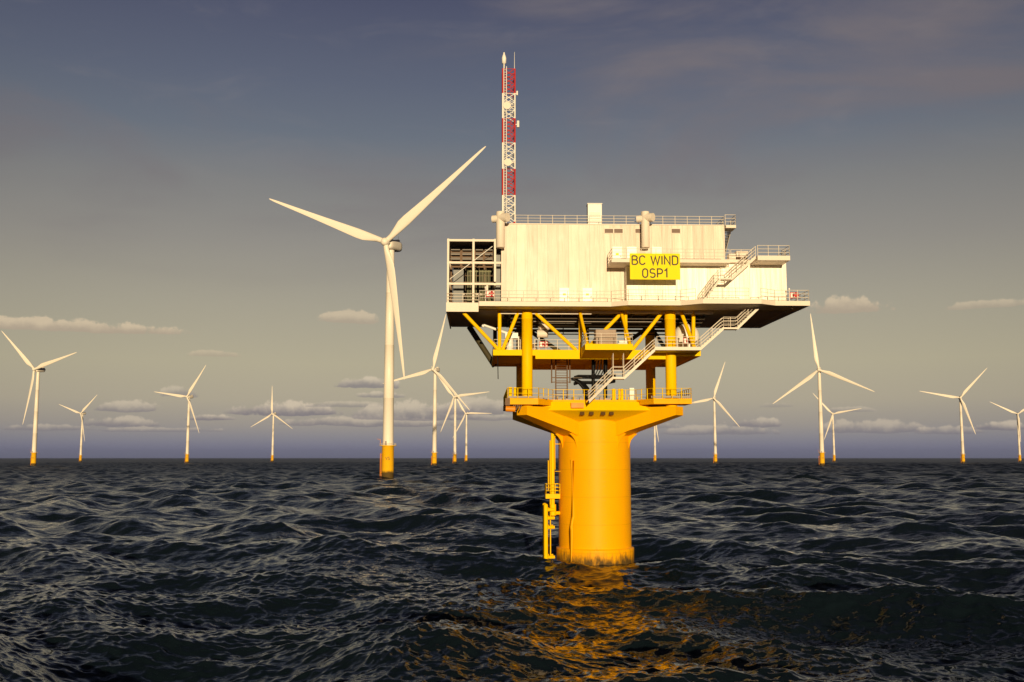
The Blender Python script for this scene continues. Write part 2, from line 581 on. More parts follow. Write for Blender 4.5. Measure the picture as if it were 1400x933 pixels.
# ------------------------------------------------------------------ sea
def make_sea():
    f_px = 1024.0
    # radial rows: even steps on the picture near the camera, then stretching to beyond the horizon
    rows = [2.0, 8.0, 16.0, 24.0, 31.0]
    r = 37.0
    while r < 2600:
        rows.append(r)
        r += min(max(0.085, r * r / (CAM_H * f_px) * 0.32), 0.45 + r * 0.0030)
    while r < 30000:
        rows.append(r)
        r *= 1.10
    rows = np.array(rows)
    half, wide = 33.0, 64.0
    side = np.linspace(half, wide, 261)[1:]
    ang = np.concatenate([np.linspace(-180, -wide - 3, 50), -side[::-1], np.linspace(-half, half, 1500), side, np.linspace(wide + 3, 180, 50)[:-1]])
    ang = np.radians(ang)
    na, nr = len(ang), len(rows)
    rr, aa = np.meshgrid(rows, ang, indexing='ij')
    X = (rr * np.sin(aa)).ravel()
    Y = (rr * np.cos(aa)).ravel()
    dr = np.gradient(rows)
    dens = R(2 * half / 1500) * rows
    spac = np.maximum(np.minimum(dr, rows * 0.03), dens)
    spac_side = rows * R(6)
    dx = np.zeros_like(X); dy = np.zeros_like(X); dz = np.zeros_like(X)
    rng = np.random.default_rng(11)
    N = 220
    lam = np.exp(rng.uniform(math.log(0.36), math.log(46.0), N))
    lam.sort()
    lam = lam[::-1]
    inner = np.abs(ang) <= R(wide + 0.01)
    ai = np.where(inner)[0]
    X2, Y2 = X.reshape(nr, na), Y.reshape(nr, na)
    DX, DY, DZ = dx.reshape(nr, na), dy.reshape(nr, na), dz.reshape(nr, na)
    head = R(232)                                     # the sea runs towards the camera and a little to the left
    for L in lam:
        k = 2 * math.pi / L
        spread = R(34) if L > 12 else R(52)
        th = head + rng.normal(0, 1) * spread
        # steepness spectrum: gentle swell, steep chop
        st = 0.044 * math.exp(-((math.log(L) - math.log(20.0)) / 0.75) ** 2) + 0.021 * math.exp(-((math.log(L) - math.log(3.6)) / 0.6) ** 2) + 0.038 * math.exp(-((math.log(L) - math.log(0.95)) / 0.9) ** 2)
        A = st * rng.uniform(0.6, 1.3) / k * 1.15
        ph0 = rng.uniform(0, 2 * math.pi)
        w = np.clip((L / spac - 1.7) / 1.6, 0, 1)
        last = int(np.max(np.where(w > 0)[0])) + 1 if np.any(w > 0) else 0
        if last == 0:
            continue
        kx, ky = k * math.cos(th), k * math.sin(th)
        sl = (slice(0, last), slice(ai[0], ai[-1] + 1))
        P = (kx * X2[sl] + ky * Y2[sl] + ph0).astype(np.float32)
        ww = w[:last, None]
        S, Cc = np.sin(P), np.cos(P)
        q = 0.70
        DX[sl] -= ww * (q * A * math.cos(th)) * S
        DY[sl] -= ww * (q * A * math.sin(th)) * S
        DZ[sl] += ww * A * Cc
        if L > 9:                                    # the rougher side sectors only carry the swell
            for s0 in (slice(0, ai[0]), slice(ai[-1] + 1, na)):
                sl2 = (slice(0, last), s0)
                P = kx * X2[sl2] + ky * Y2[sl2] + ph0
                w2 = np.clip((L / spac_side[:last] - 2.2) / 2.2, 0, 1)[:, None]
                DZ[sl2] += w2 * A * np.cos(P)
    V = np.empty((nr * na, 3), dtype=np.float32)
    V[:, 0] = X + DX.ravel()
    V[:, 1] = Y + DY.ravel()
    V[:, 2] = DZ.ravel()
    print('sea', nr, na, 'std', float(DZ[:, ai].std()), 'max', float(DZ.max()), 'min', float(DZ.min()))
    i = np.arange(nr - 1)[:, None] * na
    j = np.arange(na)[None, :]
    jn = (j + 1) % na
    F = np.stack([i + j, i + na + j, i + na + jn, i + jn], axis=-1).reshape(-1, 4)
    nf = len(F)
    tri = np.arange(na)
    me = bpy.data.meshes.new('sea_water')
    me.vertices.add(nr * na)
    me.vertices.foreach_set('co', V.ravel())
    me.loops.add(nf * 4 + na)
    me.loops.foreach_set('vertex_index', np.concatenate([F[:, ::-1].ravel(), tri[::-1]]).astype(np.int32))
    me.polygons.add(nf + 1)
    me.polygons.foreach_set('loop_start', (np.arange(nf + 1) * 4).astype(np.int32))
    me.polygons.foreach_set('use_smooth', np.ones(nf + 1, dtype=bool))
    me.materials.append(M['sea'])
    me.update(calc_edges=True)
    o = bpy.data.objects.new('sea_water', me)
    COL.objects.link(o)
    o['kind'] = 'structure'
    return o


make_sea()

# ------------------------------------------------------------------ the substation
DC, ROT = 115.0, R(1.8)
X0 = 9.18
sub = thing('offshore_substation', 'big cream substation with open caged end on four yellow legs above a thick yellow pile', 'substation', (X0, DC, 0), ROT)


def railing(path, parent, m, h=1.1, step=1.5, rails=3, r=0.026, closed=False, rp=0.032, kick=False):
    """A welded railing along a list of (x, y, z) corners."""
    mb = MB()
    pts = [Vector(p) for p in path]
    if closed:
        pts.append(pts[0])
    for a, c in zip(pts[:-1], pts[1:]):
        L = (c - a).length
        k = max(1, round(L / step))
        for i in range(k + 1):
            p = a.lerp(c, i / k)
            mb.tube(p, p + Vector((0, 0, h)), rp, seg=6)
        for q in range(rails):
            z = h * (q + 1) / rails - 0.02
            mb.tube(a + Vector((0, 0, z)), c + Vector((0, 0, z)), r, seg=6)
    return mb.build('railing', m, parent)


def stair(p0, p1, width, parent, m, wdir=(0, 1, 0)):
    """One flight from p0 (bottom, front stringer) to p1, going wdir*width deep."""
    st = MB()
    a, c = Vector(p0), Vector(p1)
    wv = Vector(wdir) * width
    side = (c - a).normalized()
    for off in (Vector(), wv):
        A, C = a + off, c + off
        t = wv.normalized() * 0.035
        h = Vector((0, 0, 0.26))
        vs = []
        for s in (-1, 1):
            for p in (A, C):
                vs += [p + t * s - h, p + t * s + h * 0.35]
        st.poly(vs, [(0, 1, 3, 2), (4, 6, 7, 5), (0, 4, 5, 1), (2, 3, 7, 6), (1, 5, 7, 3), (0, 2, 6, 4)])
    o = st.build('stair_flight', m, parent)
    nst = max(3, int(abs(c.z - a.z) / 0.22))
    td = Vector((side.x, side.y, 0)).normalized() * 0.12
    tr = MB()
    for i in range(1, nst):
        p = a.lerp(c, i / nst)
        q = p + wv
        w0, w1 = p + wv.normalized() * 0.05, q - wv.normalized() * 0.05
        vs = []
        for z in (-0.05, -0.02):
            for e in (w0 - td, w1 - td, w1 + td, w0 + td):
                vs.append(e + Vector((0, 0, z)))
        tr.poly(vs, [(3, 2, 1, 0), (4, 5, 6, 7), (0, 1, 5, 4), (1, 2, 6, 5), (2, 3, 7, 6), (3, 0, 4, 7)])
    tr.build('step', M['grey'], o)
    hr = MB()
    for off in (Vector(), wv):
        A, C = a + off, c + off
        for z in (0.38, 0.72, 1.05):
            hr.tube(A + Vector((0, 0, z)), C + Vector((0, 0, z)), 0.026, seg=6)
        k = max(2, round((C - A).length / 1.4))
        for i in range(k + 1):
            p = A.lerp(C, i / k)
            hr.tube(p, p + Vector((0, 0, 1.05)), 0.032, seg=6)
    hr.build('handrail', m, o)
    return o


# --- pile
mb = MB()
prof = [(4.28, -9.0), (4.28, 1.55), (4.28, 1.62), (4.24, 1.70), (4.0, 1.76), (4.0, 1.80), (4.0, 1.9)]
prof += [(4.0, 15.7)]
mb.lathe(prof, 72)
for i in range(26):                                   # small rung cleats up the front of the pile
    if i % 3 != 2:
        z = 2.4 + i * 0.5
        mb.box(0.36, 0.78, -4.02, -3.94, z, z + 0.05)
pile = mb.build('foundation_pile', M['pile'], sub)
mb = MB()
mb.path([(-2.72, -3.13, 11.2), (-2.72, -3.13, 5.2), (-2.76, -3.18, 4.8), (-2.88, -3.33, 4.1), (-2.92, -3.37, 3.7), (-2.92, -3.37, -4)], 0.18, 12)
mb.tube((-2.72, -3.13, 11.2), (-2.72, -3.13, 11.25), 0.2)
mb.build('cable_tube', M['pile'], pile)

# --- transition frame: four tapering box arms, a front apron and the collar plate
LEGS = [(-7.78, -6.5), (7.55, -6.5), (7.55, 6.5), (-7.9, 6.5)]
mb = MB()
for (lx, ly) in LEGS:
    d = Vector((lx, ly, 0)).normalized()
    nn = Vector((-d.y, d.x, 0))
    st = [(2.2, 1.36, 13.75), (4.2, 1.36, 13.95), (5.2, 1.30, 14.35), (10.9, 0.78, 15.95)]
    top = 16.86
    vs = []
    for (r, hw, zb) in st:
        p = d * r
        for s in (-1, 1):
            q = p + nn * hw * s
            vs += [(q.x, q.y, zb), (q.x, q.y, top)]
    fs = []
    for i in range(len(st) - 1):
        o = i * 4
        fs += [(o, o + 4, o + 5, o + 1), (o + 2, o + 3, o + 7, o + 6), (o + 1, o + 5, o + 7, o + 3), (o, o + 2, o + 6, o + 4)]
    e = (len(st) - 1) * 4
    fs += [(0, 1, 3, 2), (e, e + 2, e + 3, e + 1)]
    mb.poly(vs, fs)
    # curved gusset under the root of the arm
    g = [(3.85, 12.5), (3.98, 12.95), (4.15, 13.4), (4.5, 13.75), (5.0, 14.1)]
    for s in (-1.1, 1.1):
        vs = []
        for (r, z) in g:
            for t in (-0.03, 0.03):
                p = d * r + nn * (s + t)
                vs.append((p.x, p.y, z))
        for t in (-0.03, 0.03):
            p = d * 3.8 + nn * (s + t)
            vs.append((p.x, p.y, 14.2))
        k = len(g)
        fs = [(2 * i, 2 * i + 2, 2 * i + 3, 2 * i + 1) for i in range(k)]
        fs += [tuple(2 * i for i in range(k + 1))[::-1], tuple(2 * i + 1 for i in range(k + 1))]
        mb.poly(vs, fs)
arms = mb.build('transition_frame', M['amber'], sub)
def P(px, py, y):
    """Local point of the substation seen at a photograph pixel in the plane local y."""
    u, v = (px - 700) / 1400.0, (466.5 - py) / 1400.0
    c, s = math.cos(PITCH), math.sin(PITCH)
    d = (u, c - v * s, s + v * c)
    ax, ay = (math.cos(ROT), math.sin(ROT)), (-math.sin(ROT), math.cos(ROT))
    t = (y + X0 * ay[0] + DC * ay[1]) / (d[0] * ay[0] + d[1] * ay[1])
    wx, wy, wz = t * d[0] - X0, t * d[1] - DC, CAM_H + t * d[2]
    return Vector((wx * ax[0] + wy * ax[1], y, wz))


mb = MB()
xa, xb, xc, xd, zb_ = -5.3, 4.1, -7.0, 6.5, 16.5
yb_ = -6.0
mb.poly([(xa, -5.28, 17.455), (xb, -5.28, 17.455), (xb, -3.0, 17.455), (xa, -3.0, 17.455),
         (xc, yb_, zb_), (xd, yb_, zb_), (xd, -3.0, 15.15), (xc, -3.0, 15.15)],
        [(0, 1, 2, 3), (4, 5, 1, 0), (5, 6, 2, 1), (7, 4, 0, 3), (6, 7, 3, 2), (7, 6, 5, 4)])
mb.build('apron_plate', M['yellow_deck'], arms)
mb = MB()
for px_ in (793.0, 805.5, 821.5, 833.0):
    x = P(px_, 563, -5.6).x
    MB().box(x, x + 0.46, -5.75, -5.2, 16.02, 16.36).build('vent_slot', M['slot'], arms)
mb = MB()
mb.box(-3.1, -1.75, -6.3, -5.35, 16.75, 17.3)
mb.build('bracket_box', M['orange'], arms)

# --- lower deck with its railing
out = [(-10.0, -8.0), (-6.7, -8.0), (-5.0, -5.3), (4.0, -5.3), (5.4, -8.0), (9.43, -8.0), (9.43, 8.0), (-10.0, 8.0)]
mb = MB()
mb.prism(out, 17.46, 17.66)
mb.prism([(-10.0, -7.99), (-6.7, -7.99), (-5.2, -5.6), (-5.2, -4.4), (-10.0, -4.4)], 17.02, 17.455)
mb.prism([(5.4, -7.99), (9.42, -7.99), (9.42, -4.4), (4.3, -4.4), (4.3, -5.9)], 17.1, 17.455)
mb.box(-10.0, -5.2, 4.4, 7.99, 17.02, 17.455)
mb.box(4.3, 9.42, 4.4, 7.99, 17.1, 17.455)
deck_l = mb.build('lower_deck', M['amber'], sub)
railing([(x * 0.992, y * 0.992, 17.66) for x, y in out], deck_l, M['yellow_deck'], closed=True, step=1.1, rails=2, r=0.026, rp=0.05)
mb = MB()
for (x, y, w) in [(1.6, -5.0, .2), (2.2, -5.0, .12), (2.5, -5.0, .16), (-9.6, -7.4, .2), (-9.1, -7.2, .15)]:
    MB().tube((x, y, 17.66), (x, y, 18.85), w, seg=10).build('mooring_post', M['yellow_deck'], deck_l)
MB().box(5.2, 9.3, -7.75, -7.55, 17.75, 17.95).build('pipe_tray', M['grey'], deck_l)
MB().box(-9.8, -5.6, -7.7, -7.5, 17.72, 17.9).build('pipe_tray', M['grey'], deck_l)
for i in range(16):
    x = random.uniform(-4.8, 3.8)
    MB().box(x, x + random.uniform(.2, .7), -4.6 + 0.01 * i, -4.0 - 0.01 * i, 17.66, 17.66 + random.uniform(.1, .35)).build('deck_fitting', M['grey'], deck_l)

# --- four legs
for (lx, ly) in LEGS:
    mb = MB()
    mb.lathe([(0.60, 15.9), (0.60, 17.66), (0.66, 17.70), (0.66, 17.85), (0.575, 17.9), (0.575, 26.15), (0.61, 26.17), (0.61, 26.28), (0.58, 26.3), (0.58, 27.08)], 32, (lx, ly))
    mb.build('leg', M['yellow'], sub)

# --- cellar deck: plate, girders, walkway balcony and its white front platform
mb = MB()
mb.box(-11.38, 10.75, -6.58, 7.0, 22.55, 22.9)
for y0, y1 in ((-6.60, -6.2), (6.7, 7.02)):
    mb.box(-11.4, -6.9, y0, y1, 22.28, 22.89)
    mb.box(7.7, 10.77, y0, y1, 22.28, 22.89)
    mb.box(-6.9, 7.7, y0, y1, 21.92, 22.89)
mb.box(-11.4, -11.1, -6.2, 6.7, 22.28, 22.545)
mb.box(10.5, 10.77, -6.2, 6.7, 22.28, 22.545)
for x in (-7.8, -3.9, -0.1, 3.7, 7.55):
    mb.box(x - 0.16, x + 0.16, -6.2, 6.7, 21.98, 22.545)
cellar = mb.build('cellar_deck', M['yellow_deck'], sub)
mb = MB()
mb.poly([(-2.06, -11.0, 23.06), (2.85, -11.0, 23.06), (2.85, -6.62, 23.06), (-2.06, -6.62, 23.06),
         (-2.06, -11.0, 22.44), (2.85, -11.0, 22.44), (2.85, -6.62, 22.0), (-2.06, -6.62, 22.0)],
        [(0, 1, 2, 3), (7, 6, 5, 4), (4, 5, 1, 0), (5, 6, 2, 1), (6, 7, 3, 2), (7, 4, 0, 3)])
balc = mb.build('equipment_balcony', M['yellow_deck'], cellar)
railing([(-2.0, -6.7, 23.06), (-2.0, -10.94, 23.06), (2.8, -10.94, 23.06), (2.8, -6.7, 23.06)], cellar, M['cream'], step=1.4)
railing([(-11.3, 6.8, 22.9), (-11.3, -6.5, 22.9), (-8.5, -6.5, 22.9)], cellar, M['cream'], step=1.4)
railing([(-7.0, -6.5, 22.9), (-2.1, -6.5, 22.9)], cellar, M['cream'], step=1.4)
mb = MB()
mb.box(5.35, 10.2, -9.4, -6.62, 22.6, 22.95)
pf = mb.build('stair_platform', M['cream'], cellar)
railing([(5.6, -9.35, 22.95), (9.9, -9.35, 22.95)], cellar, M['cream'], step=1.0)
railing([(-11.2, 6.9, 22.9), (10.6, 6.9, 22.9), (10.6, -6.5, 22.9)], cellar, M['grey'], step=1.6)
mb = MB()
mb.tube((-10.9, -6.0, 22.3), (-10.85, -6.0, 19.8), 0.05, seg=6)
mb.build('drain_pipe', M['black'], cellar)

# --- diagonal and upright braces
def brace(a, c, r=0.2, m='yellow', name='brace'):
    MB().tube(a, c, r, seg=14).build(name, M[m], sub)


FY = -6.45
for a, c in [((631, 424), (682, 480)), ((683, 425), (683, 480)), ((709, 424), (687, 480)), ((729, 424), (788, 480)),
             ((852, 424), (800, 482)), ((906, 424), (864, 481)), ((948, 424), (948, 481)), ((794, 422), (793, 480)),
             ((855, 422), (856, 480))]:
    A, C = P(*a, FY), P(*c, FY)
    A.z, C.z = 27.08, 22.85
    brace(A, C)
brace((-2.15, -6.45, 27.08), (-1.75, -10.4, 23.05), 0.17)
brace((2.3, -6.45, 27.08), (2.65, -10.4, 23.05), 0.17)
brace((8.75, -6.45, 27.08), (9.6, -8.9, 22.95), 0.2)
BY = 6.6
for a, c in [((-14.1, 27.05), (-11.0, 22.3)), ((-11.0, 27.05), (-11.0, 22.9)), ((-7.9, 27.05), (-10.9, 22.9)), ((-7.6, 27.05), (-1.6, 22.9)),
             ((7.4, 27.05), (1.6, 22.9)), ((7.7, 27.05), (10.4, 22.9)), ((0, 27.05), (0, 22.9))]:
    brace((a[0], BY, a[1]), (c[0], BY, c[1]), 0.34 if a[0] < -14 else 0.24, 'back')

# --- main deck
md = [(-12.9, -7.30), (-12.9, -9.6), (0.85, -9.6), (2.48, -10.6), (7.9, -10.6), (9.93, -12.0), (15.95, -12.0), (17.73, -10.8), (21.34, -10.8), (21.16, 7.3), (-16.24, 7.3), (-16.3, -7.30)]
mb = MB()
mb.prism(md, 27.13, 27.62)
deck = mb.build('main_deck', M['cream'], sub)
mb = MB()
mb.box(-16.38, -12.95, -7.42, -7.305, 26.83, 27.80)
mb.box(-16.38, -16.25, -7.30, 7.25, 26.83, 27.80)
mb.build('fascia_band', M['cream'], deck)
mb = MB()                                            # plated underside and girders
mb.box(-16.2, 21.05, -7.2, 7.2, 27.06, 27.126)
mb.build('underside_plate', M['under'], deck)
mb = MB()
mb.box(-10.6, -0.9, -6.62, -6.30, 26.72, 27.055)
mb.box(-0.895, 12.2, -6.62, -6.30, 26.82, 27.055)
mb.build('front_girder', M['cream'], deck)
mb = MB()
for x in [-9.6 + 1.9 * i for i in range(12)]:
    mb.box(x - 0.1, x + 0.1, -6.2, 5.2, 26.76, 27.05)
for y in (-3.2, 0.0, 3.2):
    mb.box(-10.2, 12.0, y - 0.14, y + 0.14, 26.62, 27.045)
for i in range(9):
    y = -5.5 + i * 1.3
    mb.tube((-9.5, y, 26.4 - (i % 3) * 0.22), (11.5, y, 26.4 - (i % 3) * 0.22), 0.07 + 0.03 * (i % 2), seg=8)
mb.box(-6.4, -0.4, -3.0, -2.5, 26.1, 26.18)
mb.box(-6.4, -0.4, 0.5, 1.0, 25.7, 25.78)
for x in (-6.2, -3.4, -0.6):
    mb.box(x, x + 0.1, -3.0, -2.9, 26.1, 26.7)
    mb.box(x, x + 0.1, 0.5, 0.6, 25.5, 26.7)
mb.build('girder_grid', M['dark'], deck)
mb = MB()
for y in (-3.0, 0.5):
    for k in range(3):
        mb.tube((-6.3, y + 0.1 + .12 * k, 26.25), (-0.5, y + 0.1 + .12 * k, 26.25), 0.045, seg=6)
mb.tube((-7, -4.6, 26.2), (7.0, -4.6, 26.2), 0.06, seg=6)
mb.build('pipe_run', M['grey'], deck)
mb = MB()                                            # light bolts and drain lips along the outer edge beams
for i in range(22):
    y = -9.6 + i * 0.78
    MB().box(19.8, 19.88, y, y + 0.1, 26.98, 27.055).build('edge_bolt', M['cream'], deck)
for i in range(16):
    MB().box(14.0 + i * 0.42, 14.08 + i * 0.42, 5.6, 5.7, 26.98, 27.055).build('edge_bolt', M['cream'], deck)
rz = 27.62
railing([(-16.3, -7.36, 27.80), (-12.95, -7.36, 27.80)], deck, M['cream'], step=1.5, h=1.0)
railing([(-12.85, -7.4, rz), (-12.85, -9.52, rz), (0.87, -9.52, rz), (2.49, -10.52, rz), (7.9, -10.52, rz), (9.3, -11.45, rz)], deck, M['cream'], step=1.6, h=1.15)
railing([(10.6, -11.92, rz), (14.7, -11.92, rz)], deck, M['cream'], step=1.6, h=1.15)
railing([(15.93, -11.92, rz), (17.71, -10.72, rz), (21.26, -10.72, rz), (21.09, 7.2, rz)], deck, M['cream'], step=1.4, h=1.15)

# --- equipment house
mb = MB()
mb.box(-10.55, 13.58, -6.8, 7.1, 27.62, 36.42)
house = mb.build('equipment_house', M['clad'], sub)
mb = MB()
mb.box(-10.63, 13.66, -6.88, 7.18, 36.42, 36.52)
mb.build('roof_trim', M['cream'], house)
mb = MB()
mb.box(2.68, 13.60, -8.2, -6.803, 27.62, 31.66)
mb.build('projecting_bay', M['clad_glare'], house)
railing([(-9.0, -6.7, 36.52), (13.55, -6.7, 36.52), (13.55, 7.0, 36.52), (-10.4, 7.0, 36.52), (-10.4, -5.2, 36.52)], house, M['cream'], step=1.36, h=0.95)
# side block with its own lower roof
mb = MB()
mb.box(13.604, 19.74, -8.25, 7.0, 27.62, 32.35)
block = mb.build('side_block', M['clad_glare'], sub)
mb = MB()
mb.box(13.604, 16.0, -8.9, -8.252, 32.0, 32.3)
mb.box(15.95, 19.35, -11.0, -8.254, 31.85, 32.33)
blk_b = mb.build('roof_walkway', M['cream'], block)
railing([(15.99, -10.94, 32.33), (19.3, -10.94, 32.33), (19.3, -8.3, 32.33), (19.66, -8.2, 32.35), (19.66, 6.9, 32.35)], block, M['cream'], step=1.15, h=1.1)
railing([(13.7, -8.84, 32.3), (15.9, -8.84, 32.3)], block, M['cream'], step=1.1, h=1.1)
# roof stair and landing on the right end of the house
mb = MB()
mb.box(13.664, 14.75, -7.2, -5.4, 36.1, 36.42)
land = mb.build('roof_landing', M['cream'], house)
railing([(13.6, -7.14, 36.42), (14.7, -7.14, 36.42), (14.7, -5.45, 36.42)], house, M['cream'], step=1.1, h=1.15)
stair((13.75, 0.2, 32.36), (13.75, -5.4, 36.3), 0.85, sub, M['cream'], wdir=(1, 0, 0))

# --- balcony under the sign
mb = MB()
mb.prism([(0.85, -10.2), (13.3, -10.2), (13.3, -8.27), (13.55, -8.27), (13.55, -6.804), (0.85, -6.804)], 31.70, 32.06)
bal = mb.build('upper_balcony', M['cream'], sub)
railing([(0.9, -6.86, 32.06), (0.9, -10.15, 32.06), (13.2, -10.15, 32.06)], bal, M['cream'], step=1.5, h=1.1)

# --- doors and louvres, set proud of the cladding
def door(px, zb, h=1.85, w=1.02):
    p = P(px, 400, -6.86)
    d = MB().box(p.x - w / 2, p.x + w / 2, -6.87, -6.803, zb, zb + h).build('door', M['door'], house)
    MB().box(p.x - 0.16, p.x + 0.16, -6.895, -6.872, zb + 1.05, zb + 1.25).build('door_label', M['sign'], d)
    MB().box(p.x + w / 2 - 0.16, p.x + w / 2 - 0.08, -6.92, -6.872, zb + 0.85, zb + 1.0).build('handle', M['dark'], d)


for px in (771.5, 803):
    door(px, 27.66)
for px in (844.5, 864.5, 899):
    door(px, 32.07, 1.95)
for px in (832.5, 845.5, 874.5, 924):
    p = P(px, 316, -6.86)
    fr = MB().box(p.x - 0.54, p.x + 0.54, -6.86, -6.803, p.z - 0.30, p.z + 0.30).build('louvre_frame', M['cream'], house)
    lm = MB().box(p.x - 0.46, p.x + 0.46, -6.875, -6.862, p.z - 0.22, p.z + 0.22)
    for k in range(5):
        z = p.z - 0.2 + k * 0.09
        lm.box(p.x - 0.46, p.x + 0.46, -6.905, -6.876, z, z + 0.03)
    lm.build('louvre_blade', M['louvre'], fr)

# --- exhaust stacks: bent top with two side mouths
def stack(px, ytop, ybot, y, r):
    a, c = P(px, ytop, y), P(px, ybot, y)
    x = (a.x + c.x) / 2
    s = MB()
    s.lathe([(r * .96, c.z), (r, c.z + 0.02), (r, a.z - 0.06), (r * .96, a.z)], 28, (x, y))
    s.tube((x, y, a.z - 0.62), (x + 0.75, y - 0.62, a.z - 0.72), r * 1.02, seg=24)
    s.tube((x, y, a.z - 0.72), (x - 0.85, y + 0.3, a.z - 0.72), r * 0.85, seg=24)
    o = s.build('exhaust_stack', M['cream'], house)
    b_ = MB()
    b_.box(x - 0.12, x + 0.12, y + r * 0.9, -6.803, c.z + 0.6, c.z + 0.72)
    b_.box(x - 0.12, x + 0.12, y + r * 0.9, -6.803, a.z - 2.0, a.z - 1.88)
    b_.build('stack_bracket', M['cream'], o)


stack(684.2, 290, 339, -7.7, 0.46)
stack(882.3, 290, 339, -7.7, 0.44)

# --- open bay at the left end: cage frame, cooler louvres, radiators
bx0, bx1, by0, by1 = -16.34, -10.56, -7.2, 6.8
mb = MB()
ZT = 34.72
for y in (by0, -0.2, by1):
    for x in (bx0, -13.65, -11.35):
        lo = 27.63 if not (x == -11.35 and y == by0) else 30.1
        mb.box(x + 0.02, x + 0.24, y, y + 0.26, lo, ZT)
    for z in (ZT - 0.30, 32.0, 29.72):
        for xa, xb in ((bx0 + 0.242, -13.632), (-13.408, -11.332), (-11.108, bx1 - 0.003)):
            mb.box(xa, xb, y + 0.004, y + 0.256, z + 0.02, z + 0.25)
mb.box(-12.15, -11.95, by0, by0 + 0.22, 27.63, 29.715)
for x in (bx0, -13.65, -11.35):
    for z in (ZT - 0.28, 32.02, 29.74):
        mb.box(x + 0.005, x + 0.245, by0 + 0.265, -0.205, z, z + 0.24)
        mb.box(x + 0.005, x + 0.245, 0.065, by1 - 0.005, z, z + 0.24)
cage = mb.build('cage_frame', M['cream'], sub)
MB().tube((-16.0, by0 - 0.06, 30.35), (-11.5, by0 - 0.06, 33.9), 0.04, seg=8).build('tie_rod', M['white'], cage)
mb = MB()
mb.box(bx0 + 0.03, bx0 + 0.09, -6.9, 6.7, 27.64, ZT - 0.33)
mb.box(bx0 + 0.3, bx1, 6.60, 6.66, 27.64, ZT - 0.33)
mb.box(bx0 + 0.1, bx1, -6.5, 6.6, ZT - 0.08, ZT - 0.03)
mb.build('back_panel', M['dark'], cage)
mb = MB()                                            # horizontal louvre blades of the upper cooler bank
for x0, x1 in ((-16.0, -15.0), (-14.75, -13.75), (-13.3, -12.5), (-12.3, -11.45), (-11.0, -10.7)):
    mb = MB()
    for k in range(4):
        z = 32.5 + k * 0.52
        mb.poly([(x0, -4.6, z), (x1, -4.6, z), (x1, -4.25, z + 0.26), (x0, -4.25, z + 0.26), (x0, -4.6, z - 0.05), (x1, -4.6, z - 0.05), (x1, -4.25, z + 0.21), (x0, -4.25, z + 0.21)],
                [(0, 1, 2, 3), (7, 6, 5, 4), (4, 5, 1, 0), (5, 6, 2, 1), (6, 7, 3, 2), (7, 4, 0, 3)])
    mb.build('cooler_louvre', M['grey'], cage)
mb = MB()
for x in (-16.05, -14.9, -13.5, -12.4, -11.2):
    MB().box(x, x + 0.18, -4.2, -4.0, 27.64, 34.3).build('cooler_post', M['brown'], cage)
mb = MB()
mb.box(-16.0, -10.7, -4.0, -3.9, 32.2, 34.3)
for z in (28.3, 29.0, 30.5, 31.2):
    MB().box(-16.0, -10.7, -4.3, -4.205, z, z + 0.07).build('cooler_rail', M['brown'], cage)
mb.build('fan_casing', M['brown'], cage)
mb = MB()                                            # radiator fins
for x0, x1 in ((-14.2, -13.0), (-12.9, -11.6)):
    mb = MB()
    k = int((x1 - x0) / 0.16)
    for i in range(k):
        x = x0 + i * 0.16
        mb.box(x, x + 0.06, -5.2, -4.35, 28.4, 31.7)
    mb.tube((x0, -4.8, 31.62), (x1, -4.8, 31.62), 0.1, seg=8)
    mb.tube((x0, -4.8, 28.45), (x1, -4.8, 28.45), 0.1, seg=8)
    mb.build('radiator', M['olive'], cage)
MB().box(-15.7, -14.6, -4.9, -4.205, 27.64, 31.9).build('cooler_tank', M['bluegrey'], cage)
MB().box(-11.2, -10.62, -5.4, -4.4, 27.64, 33.4).build('cooler_tank', M['bluegrey'], cage)
for i in range(14):
    x = -15.9 + (i % 7) * 0.75
    MB().tube((x, -3.8 + 0.5 * (i // 7), 27.64), (x, -3.8 + .5 * (i // 7), 34.2), 0.06, seg=6).build('cooler_pipe', M['dark'], cage)

# --- outside stairs
# upper flights in front of the right block
m1, m2 = P(985, 381, -11), P(1000, 381, -11)
b0, t0 = Vector((10.3, -11.0, 27.66)), Vector((15.75, -11.0, 32.25))
zl = 29.95
la = MB().box(m1.x, m2.x, -11.05, -9.95, zl - 0.16, zl).build('stair_landing', M['cream'], sub)
railing([(m1.x, -11.0, zl), (m2.x, -11.0, zl)], la, M['cream'], step=1.2)
stair((b0.x, -11.0, 27.7), (m1.x, -11.0, zl), 0.95, sub, M['cream'])
stair((m2.x, -11.0, zl), (t0.x, -11.0, t0.z), 0.95, sub, M['cream'])
# flights from the main deck to the cellar platform
s0, l1, l0, e0 = P(1037, 420, -9.6), P(1008, 448, -9.6), P(989, 448, -9.6), P(956, 479, -9.35)
la = MB().box(l0.x, l1.x, -9.75, -8.7, l0.z - 0.18, l0.z).build('stair_landing', M['cream'], sub)
railing([(l0.x, -9.7, l0.z), (l1.x, -9.7, l0.z)], la, M['cream'], step=0.8)
railing([(l0.x, -8.75, l0.z), (l1.x, -8.75, l0.z)], la, M['cream'], step=0.8)
stair((l1.x, -9.7, l1.z), (s0.x, -9.7, 27.15), 0.95, sub, M['cream'])
stair((10.2, -9.4, 22.9), (l0.x, -9.7, l0.z), 0.95, sub, M['cream'])
